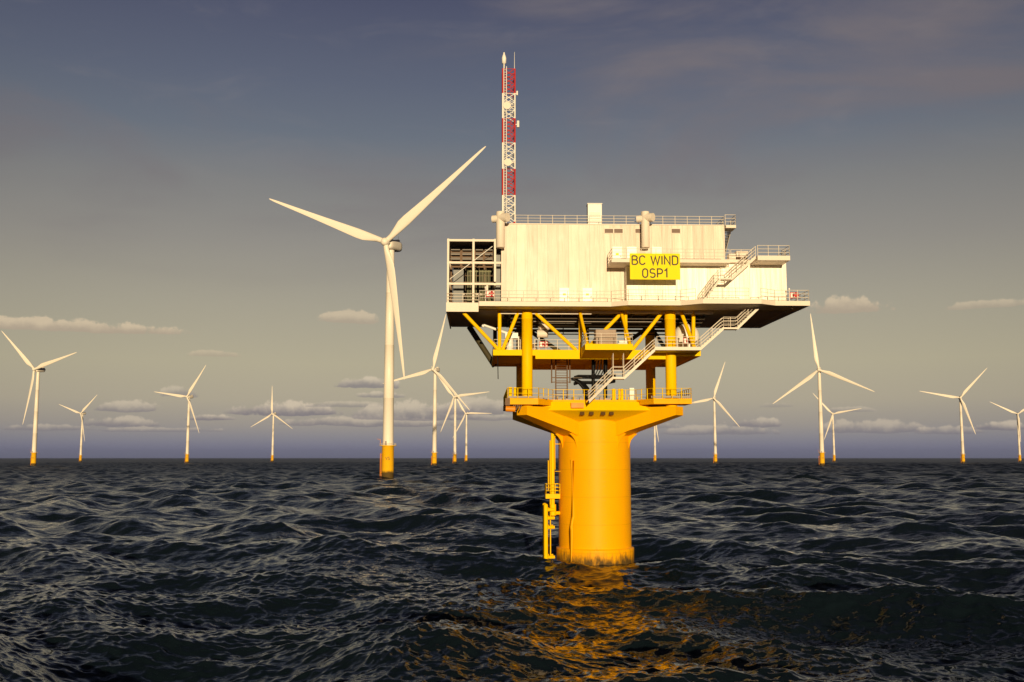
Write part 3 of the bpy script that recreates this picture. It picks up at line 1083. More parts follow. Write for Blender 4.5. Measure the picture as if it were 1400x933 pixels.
# flights from the cellar platform to the lower deck
f0, f1, f2, f3 = P(896, 479, -9.35), P(853, 516, -9.0), P(837.5, 516, -9.0), P(806, 545, -8.6)
la = MB().box(f2.x, f1.x, -9.4, -8.3, f1.z - 0.20, f1.z).build('stair_landing', M['cream'], sub)
railing([(f2.x, -9.35, f1.z), (f1.x, -9.35, f1.z)], la, M['cream'], step=1.2)
railing([(f2.x, -8.35, f1.z), (f1.x, -8.35, f1.z)], la, M['cream'], step=1.2)
hang = MB()
for x in (f2.x + 0.05, f1.x - 0.05):
    for y in (-9.3, -8.4):
        MB().tube((x, y, f1.z), (x, y, 22.42), 0.035, seg=6).build('hanger_rod', M['cream'], la)
stair((f1.x, -9.35, f1.z), (5.4, -9.35, 22.75), 0.95, sub, M['cream'])
stair((-1.4, -8.2, 17.4), (f2.x, -9.35, f1.z), 0.95, sub, M['cream'])

# --- boat landing on the left of the pile
bl = MB()
for y in (-1.7, 0.3):
    bl.tube((-5.55, y, 6.35), (-5.55, y, -3.0), 0.235, seg=14)
    for z in (0.75, 3.95, 4.95, 5.85):
        bl.tube((-5.55, y, z), (-4.62, y * 0.8, z), 0.19, seg=10)
    bl.lathe([(0.235, 6.35), (0.2, 6.45), (0.08, 6.5)], 14, (-5.55, y))
for z in (0.75, 4.95):
    bl.tube((-5.55, -1.7, z), (-5.55, 0.3, z), 0.12, seg=8)
landing = bl.build('boat_landing', M['yellow'], sub)
lad = MB()
for y in (-0.95, -0.45):
    lad.tube((-5.0, y, 13.4), (-5.0, y, -1.0), 0.07, seg=8)
    lad.tube((-5.2, y, 8.0), (-5.2, y, 11.2), 0.06, seg=8)
for i in range(46):
    lad.tube((-5.0, -0.95, 0.3 + i * 0.28), (-5.0, -0.45, 0.3 + i * 0.28), 0.025, seg=6)
lad.build('ladder', M['yellow'], landing)
tu = MB()
tu.tube((-4.72, -0.9, 5.9), (-4.72, -0.9, 15.0), 0.21, seg=12)
tu.tube((-4.72, -0.9, 5.2), (-4.72, -0.9, 6.4), 0.36, seg=14)
tu.tube((-4.72, -0.9, 5.45), (-3.6, -0.5, 5.45), 0.2, seg=12)
tu.tube((-4.5, -1.3, 10.2), (-4.5, -1.3, 13.9), 0.06, seg=8)
tu.tube((-4.5, -1.3, 13.0), (-3.8, -1.0, 13.0), 0.05, seg=8)
tu.tube((-4.5, -1.3, 10.0), (-3.8, -1.0, 10.0), 0.035, seg=8)
tu.build('riser_tube', M['yellow'], landing)
lp = MB()
lp.box(-5.55, -3.95, -1.6, 0.4, 7.05, 7.55)
lpo = lp.build('rest_platform', M['yellow'], landing)
railing([(-3.98, -1.55, 7.55), (-5.5, -1.55, 7.55), (-5.5, 0.35, 7.55), (-3.98, 0.35, 7.55)], landing, M['yellow_deck'], step=0.6, h=1.1, r=0.03, rp=0.04)

# --- caged ladder under the cellar deck
lad = MB()
for x in (-4.95, -4.5, -2.95, -3.25):
    lad.tube((x, -3.2, 22.4), (x, -3.2, 17.7 if x in (-4.5, -3.25) else 19.6), 0.07, seg=6)
for i in range(17):
    lad.tube((-4.5, -3.2, 17.9 + i * 0.28), (-3.25, -3.2, 17.9 + i * 0.28), 0.03, seg=6)
for z in (19.7, 20.2):
    lad.tube((-4.95, -3.2, z), (-2.95, -3.2, z), 0.05, seg=6)
lad.build('access_ladder', M['brown'], sub)

# ------------------------------------------------------------------ separate things on the substation
def local(x, y, z):
    c, s = math.cos(ROT), math.sin(ROT)
    return (X0 + x * c - y * s, DC + x * s + y * c, z)


# sign
sg = thing('name_sign', 'yellow name board with two lines of dark lettering hung on the upper balcony', 'sign', local(5.36, -10.30, 29.86), ROT)
bevel(MB().box(-2.62, 2.62, -0.05, 0.05, 0, 2.76).build('sign_board', M['sign'], sg), 0.02)


def arc(cx, cy, rx, ry, a0, a1, k=10):
    return [(cx + rx * math.cos(R(a0 + (a1 - a0) * i / k)), cy + ry * math.sin(R(a0 + (a1 - a0) * i / k))) for i in range(k + 1)]


GLYPH = {  # width, strokes on a cell of height 1
    'B': (0.62, [[(0.05, 0), (0.05, 1)], [(0.05, 1)] + arc(0.33, 0.77, 0.22, 0.23, 90, -90) + [(0.05, 0.54)], [(0.05, 0.54)] + arc(0.33, 0.27, 0.26, 0.27, 90, -90) + [(0.05, 0)]]),
    'C': (0.60, [arc(0.31, 0.72, 0.27, 0.28, 15, 180) + arc(0.31, 0.28, 0.27, 0.28, 180, 345)]),
    'W': (0.92, [[(0.02, 1), (0.24, 0), (0.46, 0.92), (0.68, 0), (0.90, 1)]]),
    'I': (0.12, [[(0.06, 0), (0.06, 1)]]),
    'N': (0.64, [[(0.05, 0), (0.05, 1), (0.59, 0), (0.59, 1)]]),
    'D': (0.64, [[(0.05, 0), (0.05, 1), (0.3, 1)] + arc(0.31, 0.72, 0.28, 0.28, 90, 0) + arc(0.31, 0.28, 0.28, 0.28, 0, -90) + [(0.05, 0)]]),
    'O': (0.60, [arc(0.30, 0.70, 0.25, 0.30, 0, 180) + arc(0.30, 0.30, 0.25, 0.30, 180, 360) + [(0.55, 0.70)]]),
    'S': (0.60, [arc(0.30, 0.755, 0.24, 0.245, 25, 180, 8) + [(0.07, 0.66)] + arc(0.25, 0.66, 0.18, 0.15, 180, 250, 4) + arc(0.34, 0.36, 0.20, 0.14, 70, 0, 4) + arc(0.30, 0.25, 0.25, 0.25, 0, -155, 8)]),
    'P': (0.60, [[(0.05, 0), (0.05, 1), (0.3, 1)] + arc(0.31, 0.72, 0.25, 0.28, 90, -90) + [(0.05, 0.44)]]),
    '1': (0.34, [[(0.02, 0.76), (0.25, 1), (0.25, 0)]]),
    ' ': (0.26, []),
}


def stroke_text(text, cap, width, cx, zb, y, m, parent, th=0.165):
    """Plain sign-writer's lettering: every stroke a raised ribbon."""
    gap = 0.15
    tot = sum(GLYPH[c][0] for c in text) + gap * (len(text) - 1)
    sx = width / tot
    mb = MB()
    x = cx - width / 2
    h = th * cap / 2
    q = 0
    for c in text:
        w, strokes = GLYPH[c]
        for st in strokes:
            pts = [Vector((x + a * sx, zb + b_ * cap)) for a, b_ in st]
            pts = [p for i, p in enumerate(pts) if i == 0 or (p - pts[i - 1]).length > 1e-4]
            L_, R_ = [], []
            for i, p in enumerate(pts):
                d0 = (p - pts[i - 1]).normalized() if i else (pts[1] - p).normalized()
                d1 = (pts[i + 1] - p).normalized() if i < len(pts) - 1 else d0
                n0, n1 = Vector((-d0.y, d0.x)), Vector((-d1.y, d1.x))
                mt = (n0 + n1)
                mt = mt.normalized() if mt.length > 0.2 else n0
                k = h / max(0.35, mt.dot(n0))
                L_.append(p + mt * k)
                R_.append(p - mt * k)
            q += 1
            yf = y - 0.004 - 0.0004 * q
            for i in range(len(pts) - 1):
                a, b_, c_, d_ = L_[i], L_[i + 1], R_[i + 1], R_[i]
                mb.poly([(a.x, yf, a.y), (b_.x, yf, b_.y), (c_.x, yf, c_.y), (d_.x, yf, d_.y)], [(0, 1, 2, 3)])
        x += (w + gap) * sx
    return mb.build('lettering', m, parent)


stroke_text('BC WIND', 0.90, 4.86, 0.0, 1.58, -0.051, M['ink'], sg)
stroke_text('OSP1', 0.90, 2.66, -0.02, 0.22, -0.051, M['ink'], sg)
fr = MB()
for x in (-2.0, 0, 2.0):
    fr.tube((x, 0.055, 0.2), (x, 0.055, 2.7), 0.03, seg=6)
fr.build('sign_support', M['cream'], sg)

# lattice mast
MX0, MX1, MY, Z0, Z1 = -10.35, -8.98, -3.0, 36.52, 55.0
ms = thing('lattice_mast', 'tall red and white lattice mast standing on the roof beside the exhaust stack', 'mast', local(-9.66, -3.0, 36.52), ROT)
hw = (MX1 - MX0) / 2
hgt = Z1 - Z0
bands = [(0.9, 3.9, 'white'), (3.9, 6.9, 'red'), (6.9, 9.9, 'white'), (9.9, 12.7, 'red'), (12.7, 15.6, 'white'), (15.6, hgt, 'red')]
for (a, c, k) in bands:
    s = MB()
    corners = [(-hw, -hw), (hw, -hw), (hw, hw), (-hw, hw)]
    for x, y in corners:
        s.tube((x, y, a), (x, y, c), 0.085, seg=8)
    nb = 3
    dz = (c - a) / nb
    for i in range(nb):
        z = a + i * dz
        for q in range(4):
            (xa, ya), (xb, yb) = corners[q], corners[(q + 1) % 4]
            s.tube((xa, ya, z + .02), (xb, yb, z + dz - .02), 0.045, seg=6)
            s.tube((xb, yb, z + .02), (xa, ya, z + dz - .02), 0.045, seg=6)
            s.tube((xa, ya, z + dz - .03), (xb, yb, z + dz - .03), 0.035, seg=6)
    s.build('mast_section', M[k], ms)
bs = MB()
for x, y in ((-hw, -hw), (hw, -hw), (hw, hw), (-hw, hw)):
    bs.tube((x, y, 0), (x, y, 0.9), 0.11, seg=8)
for q in range(4):
    cs = [(-hw, -hw), (hw, -hw), (hw, hw), (-hw, hw)]
    bs.tube((*cs[q], .1), (*cs[(q + 1) % 4], .85), 0.06, seg=6)
bs.build('mast_foot', M['red'], ms)
ld = MB()
for x in (-hw + 0.12, -hw + 0.42):
    ld.tube((x, -hw - 0.12, 0.4), (x, -hw - 0.12, hgt + 0.2), 0.045, seg=6)
for i in range(60):
    ld.tube((-hw + 0.12, -hw - 0.12, 0.6 + i * 0.3), (-hw + 0.42, -hw - 0.12, 0.6 + i * 0.3), 0.022, seg=5)
ld.build('mast_ladder', M['white'], ms)
MB().tube((hw, hw, hgt - 0.5), (hw, hw, hgt + 2.5), 0.04, 0.02, seg=6).build('whip_antenna', M['white'], ms)
an = MB()
an.lathe([(0.06, hgt), (0.10, hgt + 0.55), (0.24, hgt + 0.6), (0.26, hgt + 1.2), (0.16, hgt + 1.55), (0.10, hgt + 1.65), (0.09, hgt + 1.85), (0.03, hgt + 1.9)], 14, (-hw + 0.15, -hw))
an.build('beacon_lamp', M['white'], ms)
for (x, y, z, r) in ((hw + 0.35, -hw, 12.0, 0.34), (hw + 0.25, -hw, 15.6, 0.22)):
    dsh = MB()
    dsh.tube((x, y, z - r), (x, y, z + r * 1.2), r * 0.45, seg=12)
    dsh.tube((hw, y, z), (x, y, z), 0.05, seg=6)
    dsh.build('panel_antenna', M['white'], ms)
for (x, z) in ((-0.1, 7.6), (-0.2, 14.1)):
    dsh = MB()
    y = -hw - 0.25
    dsh.tube((x, y + 0.2, z), (x, y, z), 0.18, 0.42, seg=16)
    dsh.tube((x, y + 0.2, z), (x, -hw + 0.05, z), 0.05, seg=6)
    dsh.tube((-hw, -hw, z), (hw, -hw, z), 0.045, seg=6)
    dsh.build('dish_antenna', M['cream'], ms)

# white vent housing on the roof
vb = thing('roof_vent_housing', 'plain white box standing up behind the roof railing', 'vent', local(-0.2, -4.0, 36.52), ROT)
bevel(MB().box(-0.78, 0.78, -0.6, 0.6, 0.0, 2.75).build('housing', M['white'], vb), 0.04)
lv = MB()
for k in range(5):
    lv.box(-0.6, 0.6, -0.64, -0.602, 0.9 + k * 0.2, 0.98 + k * 0.2)
lv.build('vent_slat', M['cream'], vb)
bevel(MB().box(-0.84, 0.84, -0.66, 0.66, 2.75, 2.85).build('lid', M['white'], vb), 0.03)

# machines on the side block roof
wm = thing('roof_winch', 'cream winch unit on the lower roof at the top of the outside stair', 'winch', local(14.9, -7.6, 32.35), ROT)
w_ = MB()
w_.box(-1.2, -0.45, -0.4, 0.4, 0, 0.75)
w_.box(-0.4, 0.85, -0.45, 0.45, 0.4, 1.05)
for x in (-0.3, 0.7):
    w_.box(x, x + 0.1, -0.35, 0.35, 0, 0.4)
w_.build('housing', M['cream'], wm)
MB().tube((-0.3, -0.2, 0.28), (0.75, -0.2, 0.28), 0.2, seg=14).build('drum', M['brown'], wm)

# lifebuoy stations
def lifebuoy(loc, label, proto=None):
    if proto is None:
        t = thing('lifebuoy_station', label, 'lifebuoy', local(*loc), ROT, 'red lifebuoy stations on the substation')
        p = MB()
        p.tube((-0.48, 0, 0), (-0.48, 0, 1.42), 0.035, seg=8)
        p.lathe([(0.06, 1.40), (0.09, 1.44), (0.09, 1.55), (0.04, 1.6)], 10, (-0.48, 0))
        p.build('post', M['white'], t)
        bevel(MB().box(-0.44, 0.48, -0.04, 0.06, 0.5, 1.15).build('back_board', M['red'], t), 0.02)
        rg = MB()
        R0, r0, sg_, ss_ = 0.26, 0.075, 24, 10
        vs = []
        for i in range(sg_):
            a = 2 * math.pi * i / sg_
            for j in range(ss_):
                q = 2 * math.pi * j / ss_
                vs.append(((R0 + r0 * math.cos(q)) * math.cos(a) + 0.16, -0.12 + r0 * math.sin(q), 0.82 + (R0 + r0 * math.cos(q)) * math.sin(a)))
        fs = [(i * ss_ + j, i * ss_ + (j + 1) % ss_, ((i + 1) % sg_) * ss_ + (j + 1) % ss_, ((i + 1) % sg_) * ss_ + j) for i in range(sg_) for j in range(ss_)]
        rg.poly(vs, fs, True)
        ring = rg.build('ring', M['red'], t)
        bd = MB()
        for k in range(4):
            a = R(45 + 90 * k)
            c = Vector((0.16 + R0 * math.cos(a), -0.12, 0.82 + R0 * math.sin(a)))
            tn = Vector((-math.sin(a), 0, math.cos(a))) * 0.075
            bd.tube(c - tn, c + tn, 0.083, seg=10)
        bd.build('white_band', M['white'], ring)
        bdx = MB().box(-0.36, -0.12, -0.075, -0.042, 0.6, 1.08)
        bdx.build('notice_plate', M['white'], t)
        return t
    t = proto.copy()
    COL.objects.link(t)
    t.location = local(*loc)
    t['label'] = label
    for ch in list(proto.children):
        c = ch.copy()
        COL.objects.link(c)
        c.parent = t
        for g_ in list(ch.children):
            d = g_.copy()
            COL.objects.link(d)
            d.parent = c
    return t


lb = lifebuoy((-11.75, -9.3, 27.62), 'red lifebuoy station in front of the open caged bay')
lifebuoy((20.15, -9.3, 27.62), 'red lifebuoy station at the overhanging deck corner against open sky', lb)
lifebuoy((-5.9, -4.2, 22.9), 'red lifebuoy station on the cellar deck under the hanging cream vessels', lb)
lifebuoy((9.15, -7.6, 22.95), 'red lifebuoy station in front of the white round tank', lb)

# round white tank on the cellar deck
tk = thing('storage_tank', 'round white tank standing on the cellar deck behind two thin yellow braces', 'tank', local(9.65, -4.6, 22.9), ROT)
tb = MB()
prof = [(1.42, 0.25)]
for i in range(0, 10):
    a = i / 9 * math.pi / 2
    prof.append((1.42 * math.cos(a) + 0.001, 1.75 + 1.35 * math.sin(a)))
tb.lathe(prof, 40)
tb.build('tank_shell', M['white'], tk)
tl = MB()
tl.lathe([(1.5, 0.0), (1.5, 0.25)], 32)
tl.build('tank_skirt', M['cream'], tk)
MB().tube((0, 0, 3.05), (0, 0, 3.3), 0.15, seg=12).build('vent_cap', M['cream'], tk)

# transformer cabinet on the yellow balcony
cb = thing('equipment_cabinet', 'brownish cabinet with ribbed front on the yellow balcony', 'cabinet', local(0.3, -8.4, 23.06), ROT)
bevel(MB().box(-1.05, 1.1, -0.7, 0.9, 0.1, 1.72).build('housing', M['tan'], cb), 0.04)
rb = MB()
for k in range(9):
    x = -0.95 + k * 0.24
    rb.box(x, x + 0.06, -0.76, -0.702, 0.25, 1.55)
rb.build('front_rib', M['tan'], cb)
MB().box(-1.0, 1.05, -0.65, 0.85, 0.0, 0.1).build('plinth', M['dark'], cb)
# pump set beside it
ps = thing('pump_set', 'small white pump set beside the brownish cabinet', 'pump', local(2.0, -9.6, 23.06), ROT)
pb = MB()
pb.box(-0.5, 0.55, -0.3, 0.3, 0.0, 0.18)
pb.tube((-0.4, 0, 0.36), (0.1, 0, 0.36), 0.2, seg=14)
pb.tube((0.15, 0, 0.34), (0.5, 0, 0.34), 0.17, seg=14)
pb.build('pump_body', M['white'], ps)
MB().tube((0.3, 0, 0.3), (0.3, 0, 0.75), 0.09, seg=10).build('outlet_pipe', M['white'], ps)
# pipe manifold hung under the main deck
pmf = thing('pipe_manifold', 'shiny cream pressure vessels hanging under the deck beside the yellow leg', 'vessel', local(-5.9, -3.6, 24.6), ROT)
for (x, z, r) in ((0.1, 1.15, 0.36), (-0.15, 0.35, 0.42)):
    vsl = MB()
    vsl.tube((x - 0.5, 0, z), (x + 0.55, 0, z), r, seg=18)
    vsl.tube((x + 0.55, 0, z), (x + 0.72, 0, z), r, r * 0.4, seg=18)
    vsl.build('vessel', M['cream'], pmf)
hgp = MB()
for x in (-0.5, 0.5):
    hgp.tube((x, 0, -0.1), (x, 0, 2.05), 0.05, seg=6)
hgp.build('hanger', M['grey'], pmf)
# deck crane behind the left braces
cr = thing('deck_crane', 'small white knuckle crane on the cellar deck behind the left yellow braces', 'crane', local(-9.5, -2.0, 22.9), ROT)
c_ = MB()
c_.lathe([(0.45, 0), (0.42, 0.9), (0.38, 1.7)], 18)
c_.box(-0.5, 0.9, -0.5, 0.5, 1.7, 2.3)
c_.build('crane_base', M['white'], cr)
c_ = MB()
c_.tube((0.3, 0, 2.1), (-2.9, -0.1, 3.2), 0.17, 0.13, seg=10)
c_.tube((-2.9, -0.1, 3.2), (-3.0, -0.1, 3.0), 0.16, seg=10)
c_.build('crane_boom', M['white'], cr)
c_ = MB()
c_.box(0.9, 1.6, -0.45, 0.45, 0.3, 1.9)
c_.build('crane_cab', M['cream'], cr)
sk = thing('storage_rack', 'cream racking with brown crates on the cellar deck beside the white crane', 'rack', local(-7.4, -0.9, 22.9), ROT)
s_ = MB()
for x in (-1.0, 0.0, 0.9):
    for y in (-0.3, 0.5):
        s_.box(x, x + 0.09, y, y + 0.09, 0, 1.7)
for z in (0.05, 0.62, 1.2):
    s_.box(-1.0, 1.0, -0.3, 0.6, z, z + 0.06)
s_.build('rack_frame', M['cream'], sk)
s_ = MB()
for x in (-0.85, 0.14):
    for z in (0.11, 0.68):
        MB().box(x, x + 0.66, -0.2, 0.45, z, z + 0.42).build('crate', M['brown'], sk)
# junction cabinet on the lower deck
jb = thing('control_cabinet', 'small white control cabinet by the railing of the lower yellow deck', 'cabinet', local(3.55, -4.9, 17.66), ROT)
bevel(MB().box(-0.25, 0.25, -0.2, 0.2, 0.55, 1.3).build('cabinet_body', M['white'], jb), 0.02)
MB().box(-0.22, 0.22, -0.15, 0.15, 0.0, 0.55).build('pedestal', M['cream'], jb)
# fender gear hung under the left corner of the lower deck
fg = thing('mooring_gear', 'orange and grey mooring gear slung at the left corner of the lower deck', 'mooring gear', local(-9.6, -8.25, 16.2), ROT)
f_ = MB()
f_.tube((-0.5, 0, 0.35), (0.5, 0, 0.3), 0.3, seg=14)
f_.build('fender', M['orange'], fg)
f_ = MB()
f_.box(-0.55, -0.05, -0.1, 0.15, 0.7, 1.45)
for k in range(5):
    f_.tube((0.2 + k * 0.18, -0.05, 0.2 + (k % 2) * 0.2), (0.35 + k * 0.2, 0.05, 0.75), 0.07, seg=8)
f_.build('shackle_block', M['brown'], fg)

# black export cables
cbk = thing('export_cables', 'bundle of thick black cables looping down below the yellow balcony', 'cables', local(0, -3.6, 17.66), ROT)


def CP(px, py):
    p = P(px, py, -3.6)
    return (p.x, 0.0, p.z - 17.66)


for i in range(4):
    o_ = i * 0.17
    a, b_, c_, d_ = CP(781, 520), CP(786, 517), CP(798, 531), CP(800, 545)
    pts = [(a[0] + o_ * .8, o_, a[2] + 0.08), (b_[0] + o_ * .5 - .2, o_, b_[2] - 0.1), ((b_[0] + c_[0]) / 2 + o_, o_, (b_[2] + c_[2]) / 2), (c_[0] + o_, o_, c_[2]), (d_[0] + o_, o_, d_[2] + 0.4), (d_[0] + o_, o_, -0.1)]
    MB().path(pts, 0.17, 8).build('cable', M['black'], cbk)
for i, yy in enumerate((514, 516.5, 522, 523.5)):
    a, c_ = CP(785, yy), CP(842, yy + 0.5)
    MB().path([(a[0], 0.2 * i, a[2] - .15), (a[0] + 0.5, 0.2 * i, a[2]), (c_[0] - 1.0, 0.2 * i, c_[2]), (c_[0], 0.2 * i, c_[2] + 0.2)], 0.12, 8).build('cable', M['black'], cbk)
for (x0, x1, r) in ((811.5, 811.5, 0.19), (828.5, 828, 0.22)):
    a, c_ = CP(x0, 488), CP(x1, 547)
    MB().tube((a[0], 0.35, a[2]), (c_[0], 0.35, 0.0), r, seg=12).build('riser', M['black'], cbk)
for (x0, x1) in ((814, 806), (818, 812), (822, 815), (826, 820)):
    a, b_, c_ = CP(x0, 490), CP(x0 - 1, 506), CP(x1 - 6, 517)
    MB().path([(a[0], -0.2, a[2]), (b_[0], -0.2, b_[2]), ((b_[0] + c_[0]) / 2 + .15, -0.2, (b_[2] + c_[2]) / 2 - .15), (c_[0], -0.2, c_[2])], 0.06, 8).build('cable', M['black'], cbk)
cl = MB()
for (px, py) in ((785, 517), (799, 537), (800, 541)):
    p = CP(px, py)
    cl.box(p[0] - 0.12, p[0] + 0.85, -0.2, 0.75, p[2] - 0.06, p[2] + 0.06)
cl.build('cable_clamp', M['dark'], cbk)

# ------------------------------------------------------------------ wind turbines
HUB_Z, RB = 133.0, 79.0


def blade_mesh():
    st = [  # span, chord, thickness ratio, twist deg, sweep of the chord centre
        (1.6, 3.1, 1.0, 0), (5.0, 3.2, 0.95, 4), (9.0, 4.3, 0.62, 10), (13.5, 5.6, 0.40, 12), (18.0, 5.7, 0.33, 10.5), (26.0, 5.0, 0.27, 8),
        (36.0, 4.1, 0.23, 5.5), (47.0, 3.2, 0.21, 3.5), (58.0, 2.4, 0.2, 2), (68.0, 1.75, 0.19, 1), (75.0, 1.2, 0.19, 0), (78.3, 0.65, 0.2, 0), (79.0, 0.15, 0.25, 0)]
    seg = 20
    mb = MB()
    vs = []
    for (z, c, tr, tw) in st:
        t = R(tw + 6)
        for k in range(seg):
            a = 2 * math.pi * k / seg
            round_ = max(0.0, min(1.0, (tr - 0.4) / 0.55))
            x = 0.5 * math.cos(a)
            yth = 0.5 * math.sin(a) * (1 - (1 - round_) * 0.55 * (0.5 - x))
            off = (1 - round_) * 0.17
            X, Y = (x - off) * c, yth * c * tr
            pre = -2.2 * (z / RB) ** 2
            vs.append((X * math.cos(t) - Y * math.sin(t), X * math.sin(t) + Y * math.cos(t) + pre, z))
    fs = []
    for j in range(len(st) - 1):
        for k in range(seg):
            fs.append((j * seg + k, j * seg + (k + 1) % seg, (j + 1) * seg + (k + 1) % seg, (j + 1) * seg + k))
    mb.poly(vs, fs, True)
    mb.poly(vs[-seg:], [tuple(range(seg))])
    return mb


TILT = R(5)
HUBP = Vector((0, -7.2, HUB_Z))
GROUP = 'wind turbines standing in the sea'


def make_turbine():
    t = thing('wind_turbine', 'turbine', 'wind turbine', group=GROUP)
    f = MB()
    f.lathe([(3.35, -12), (3.35, 17.6), (3.5, 17.7), (3.5, 18.0)], 40)
    fo = f.build('foundation', M['monopile'], t)
    f = MB()
    f.lathe([(4.7, 18.0), (4.7, 18.35), (3.1, 18.36)], 40)
    plat = f.build('work_platform', M['yellow'], t)
    f = MB()
    for k in range(24):
        a, a2 = 2 * math.pi * k / 24, 2 * math.pi * (k + 1) / 24
        p, q = (4.55 * math.cos(a), 4.55 * math.sin(a)), (4.55 * math.cos(a2), 4.55 * math.sin(a2))
        f.tube((*p, 18.35), (*p, 19.5), 0.05, seg=5)
        for z in (18.9, 19.48):
            f.tube((*p, z), (*q, z), 0.045, seg=5)
    f.build('railing', M['cream'], plat)
    f = MB()
    for x in (-0.9, 0.9):
        f.tube((-4.15, x, -3), (-4.15, x, 14.0), 0.22, seg=8)
        f.tube((-4.15, x, 3), (-3.2, x, 3), 0.16, seg=8)
        f.tube((-4.15, x, 13), (-3.2, x, 13), 0.16, seg=8)
    for i in range(24):
        f.tube((-4.0, -0.35, 1 + i * 0.7), (-4.0, 0.35, 1 + i * 0.7), 0.06, seg=5)
    f.build('boat_landing', M['orange'], fo)
    f = MB()
    zs = [18.36, 45, 75, 105, 129.5]
    prof = []
    for z in zs:
        k = (z - 18.36) / (129.5 - 18.36)
        r = 3.05 - 0.95 * k ** 1.2
        prof += [(r, z)] if z in (zs[0], zs[-1]) else [(r, z - 0.12), (r + 0.03, z - 0.1), (r + 0.03, z + 0.1), (r, z + 0.12)]
    f.lathe(prof, 40)
    tw = f.build('tower', M['turbine'], t)
    MB().box(-0.5, 0.5, -3.15, -2.9, 18.4, 20.7).build('tower_door', M['grey'], tw)
    # small davit on the work platform
    f = MB()
    f.tube((-3.9, -1.8, 18.35), (-3.9, -1.8, 21.6), 0.14, seg=8)
    f.tube((-3.9, -1.8, 21.6), (-5.6, -2.4, 21.9), 0.1, seg=8)
    f.build('davit', M['orange'], plat)
    # nacelle: rounded drum
    f = MB()
    prof = [(0.3, -5.2), (2.2, -5.1), (2.75, -4.4), (3.05, -2.5), (3.1, 1.0), (3.05, 7.0), (2.85, 9.6), (2.2, 10.6), (0.4, 10.9)]
    seg = 28
    vs = []
    for r, y in prof:
        for k in range(seg):
            a = 2 * math.pi * k / seg
            ca, sa = math.cos(a), math.sin(a)
            p = 3.2
            q = (abs(ca) ** p + abs(sa) ** p) ** (-1 / p)
            vs.append((r * ca * q, y, HUB_Z + r * sa * q * 1.02 - 0.3 + y * 0.06))
    fs = [(j * seg + k, (j + 1) * seg + k, (j + 1) * seg + (k + 1) % seg, j * seg + (k + 1) % seg) for j in range(len(prof) - 1) for k in range(seg)]
    f.poly(vs, fs, True)
    f.poly(vs[:seg], [tuple(range(seg))])
    f.poly(vs[-seg:], [tuple(range(seg - 1, -1, -1))])
    na = f.build('nacelle', M['turbine'], t)
    f = MB()
    f.box(-1.6, 1.6, 7.0, 9.0, HUB_Z + 3.1, HUB_Z + 4.2)
    f.tube((0.9, 8.4, HUB_Z + 4.1), (0.9, 8.4, HUB_Z + 6.4), 0.06, seg=6)
    f.build('cooler_top', M['turbine'], na)
    # hub and spinner
    f = MB()
    prof = [(0.02, -3.3), (0.9, -3.15), (1.75, -2.6), (2.25, -1.6), (2.45, 0.0), (2.4, 1.5), (2.1, 2.2)]
    vs = []
    for r, y in prof:
        for k in range(28):
            a = 2 * math.pi * k / 28
            vs.append((r * math.cos(a), y, r * math.sin(a)))
    fs = [(j * 28 + k, (j + 1) * 28 + k, (j + 1) * 28 + (k + 1) % 28, j * 28 + (k + 1) % 28) for j in range(len(prof) - 1) for k in range(28)]
    f.poly(vs, fs, True)
    hub = f.build('hub', M['turbine'], t)
    hub.matrix_local = Matrix.Translation(HUBP) @ Matrix.Rotation(TILT, 4, 'X')
    bm_ = blade_mesh()
    b0 = bm_.build('blade', M['turbine'], t)
    bl_ = [b0]
    for k in range(2):
        c = b0.copy()
        COL.objects.link(c)
        bl_.append(c)
    return t


def set_rotor(t, phase):
    i = 0
    for ch in t.children:
        if ch.name.split('.')[0] == 'blade':
            ch.matrix_local = Matrix.Translation(HUBP) @ Matrix.Rotation(TILT, 4, 'X') @ Matrix.Rotation(phase + i * 2 * math.pi / 3, 4, 'Y')
            i += 1


def copy_turbine(src):
    t = src.copy()
    COL.objects.link(t)
    for ch in list(src.children):
        c = ch.copy()
        COL.objects.link(c)
        c.parent = t
        for g_ in list(ch.children):
            d = g_.copy()
            COL.objects.link(d)
            d.parent = c
    return t


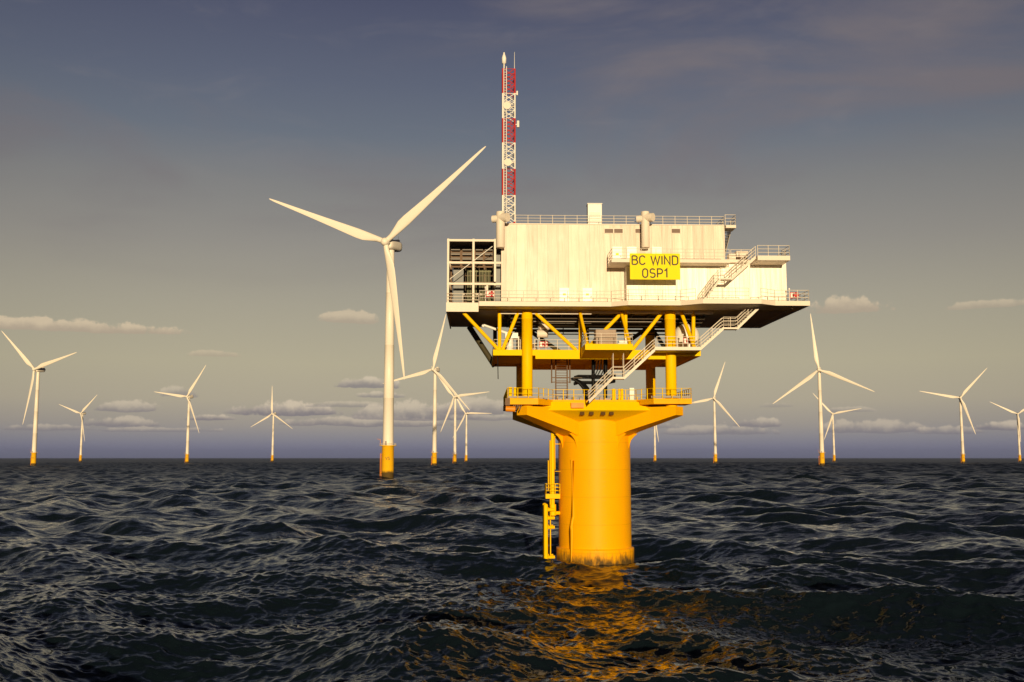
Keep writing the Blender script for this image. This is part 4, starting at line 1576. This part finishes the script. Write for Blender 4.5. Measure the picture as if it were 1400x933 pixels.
# hub pixel, one blade tip (pixels right and up from the hub), label
TURB = [
    (527, 331, (148, 134), 'largest and nearest wind turbine, its raised blade reaching towards the lattice mast'),
    (47, 505, (-39, 55), 'large wind turbine at the far left edge, hub below the long streak of cloud'),
    (110.4, 565.5, (24, 27.5), 'small distant wind turbine next to the large one at the left edge'),
    (255.6, 542.4, (27, 43), 'wind turbine with one blade level to the left, alone between two smaller ones'),
    (372, 566, (1.5, 37.4), 'small wind turbine with one blade straight up in front of the grey cloud bank'),
    (592, 505, (20, 72), 'wind turbine with its top blade tip touching the left end of the platform deck'),
    (620.5, 543, (49.5, 6), 'middle-sized wind turbine close behind the turbine below the caged bay'),
    (636.4, 565.6, (34.6, -0.4), 'smallest of three wind turbines in a row left of the yellow pile'),
    (894, 567, (5, -35), 'wind turbine mostly hidden behind the right arm of the yellow frame'),
    (975.7, 544.6, (18, 51), 'wind turbine just right of the yellow lower deck, one blade pointing at the railing'),
    (1119.4, 505.7, (-8, 78.6), 'large wind turbine with upright blade below the overhanging deck corner'),
    (1138.3, 566.3, (39.4, 7.3), 'small wind turbine standing just behind the large one with an upright blade'),
    (1313, 544, (36, 41), 'wind turbine alone towards the right side, second from the right edge'),
    (1391.4, 566.3, (-36, 18.6), 'small wind turbine cut by the right edge of the photo'),
]
YAW = R(20)
proto = make_turbine()
for i, (hx, hy, tip, label) in enumerate(TURB):
    t = proto if i == 0 else copy_turbine(proto)
    u, v = (hx - 700) / 1400.0, (466.5 - hy) / 1400.0
    c, s = math.cos(PITCH), math.sin(PITCH)
    d = Vector((u, c - v * s, s + v * c))
    k = (HUB_Z - CAM_H) / d.z
    hubw = d * k + Vector((0, 0, CAM_H))
    az = math.atan2(u, 1.0)
    rel = YAW - az if False else YAW + az * -1
    yaw = YAW if i else R(18)
    rot = Matrix.Rotation(-yaw, 3, 'Z')
    basep = hubw - rot @ HUBP
    t.location = (basep.x, basep.y, 0)
    t.rotation_euler = (0, 0, -yaw)
    cosr = max(0.6, math.cos(yaw - az))
    set_rotor(t, math.atan2(tip[0] / cosr, tip[1]) + (0.03 if i == 0 else 0.0))
    t['label'] = label
    t['group'] = GROUP
    if i == 0:
        mark = lettering('number_mark', 'V5', 2.6, 0.9, M['ink'], t, (0, 0, 0), (0, 0, 0), 0.02)
        ang = R(22)
        mark.rotation_euler = (R(90), 0, ang)
        mark.location = (3.38 * math.sin(ang), -3.38 * math.cos(ang), 11.0)

# ------------------------------------------------------------------ thin sea air
hz = MB().box(-31000, 31000, -31000, 31000, -16, 240)
hm = bpy.data.materials.new('sea_haze')
hm.use_nodes = True
ht = hm.node_tree
ht.nodes.clear()
ho = ht.nodes.new('ShaderNodeOutputMaterial')
hv = ht.nodes.new('ShaderNodeVolumePrincipled')
hv.inputs['Color'].default_value = (0.45, 0.55, 1.0, 1)
hv.inputs['Density'].default_value = 2.4e-5
hv.inputs['Anisotropy'].default_value = 0.2
ht.links.new(hv.outputs[0], ho.inputs['Volume'])
ob = hz.build('haze', hm)
ob['kind'] = 'stuff'
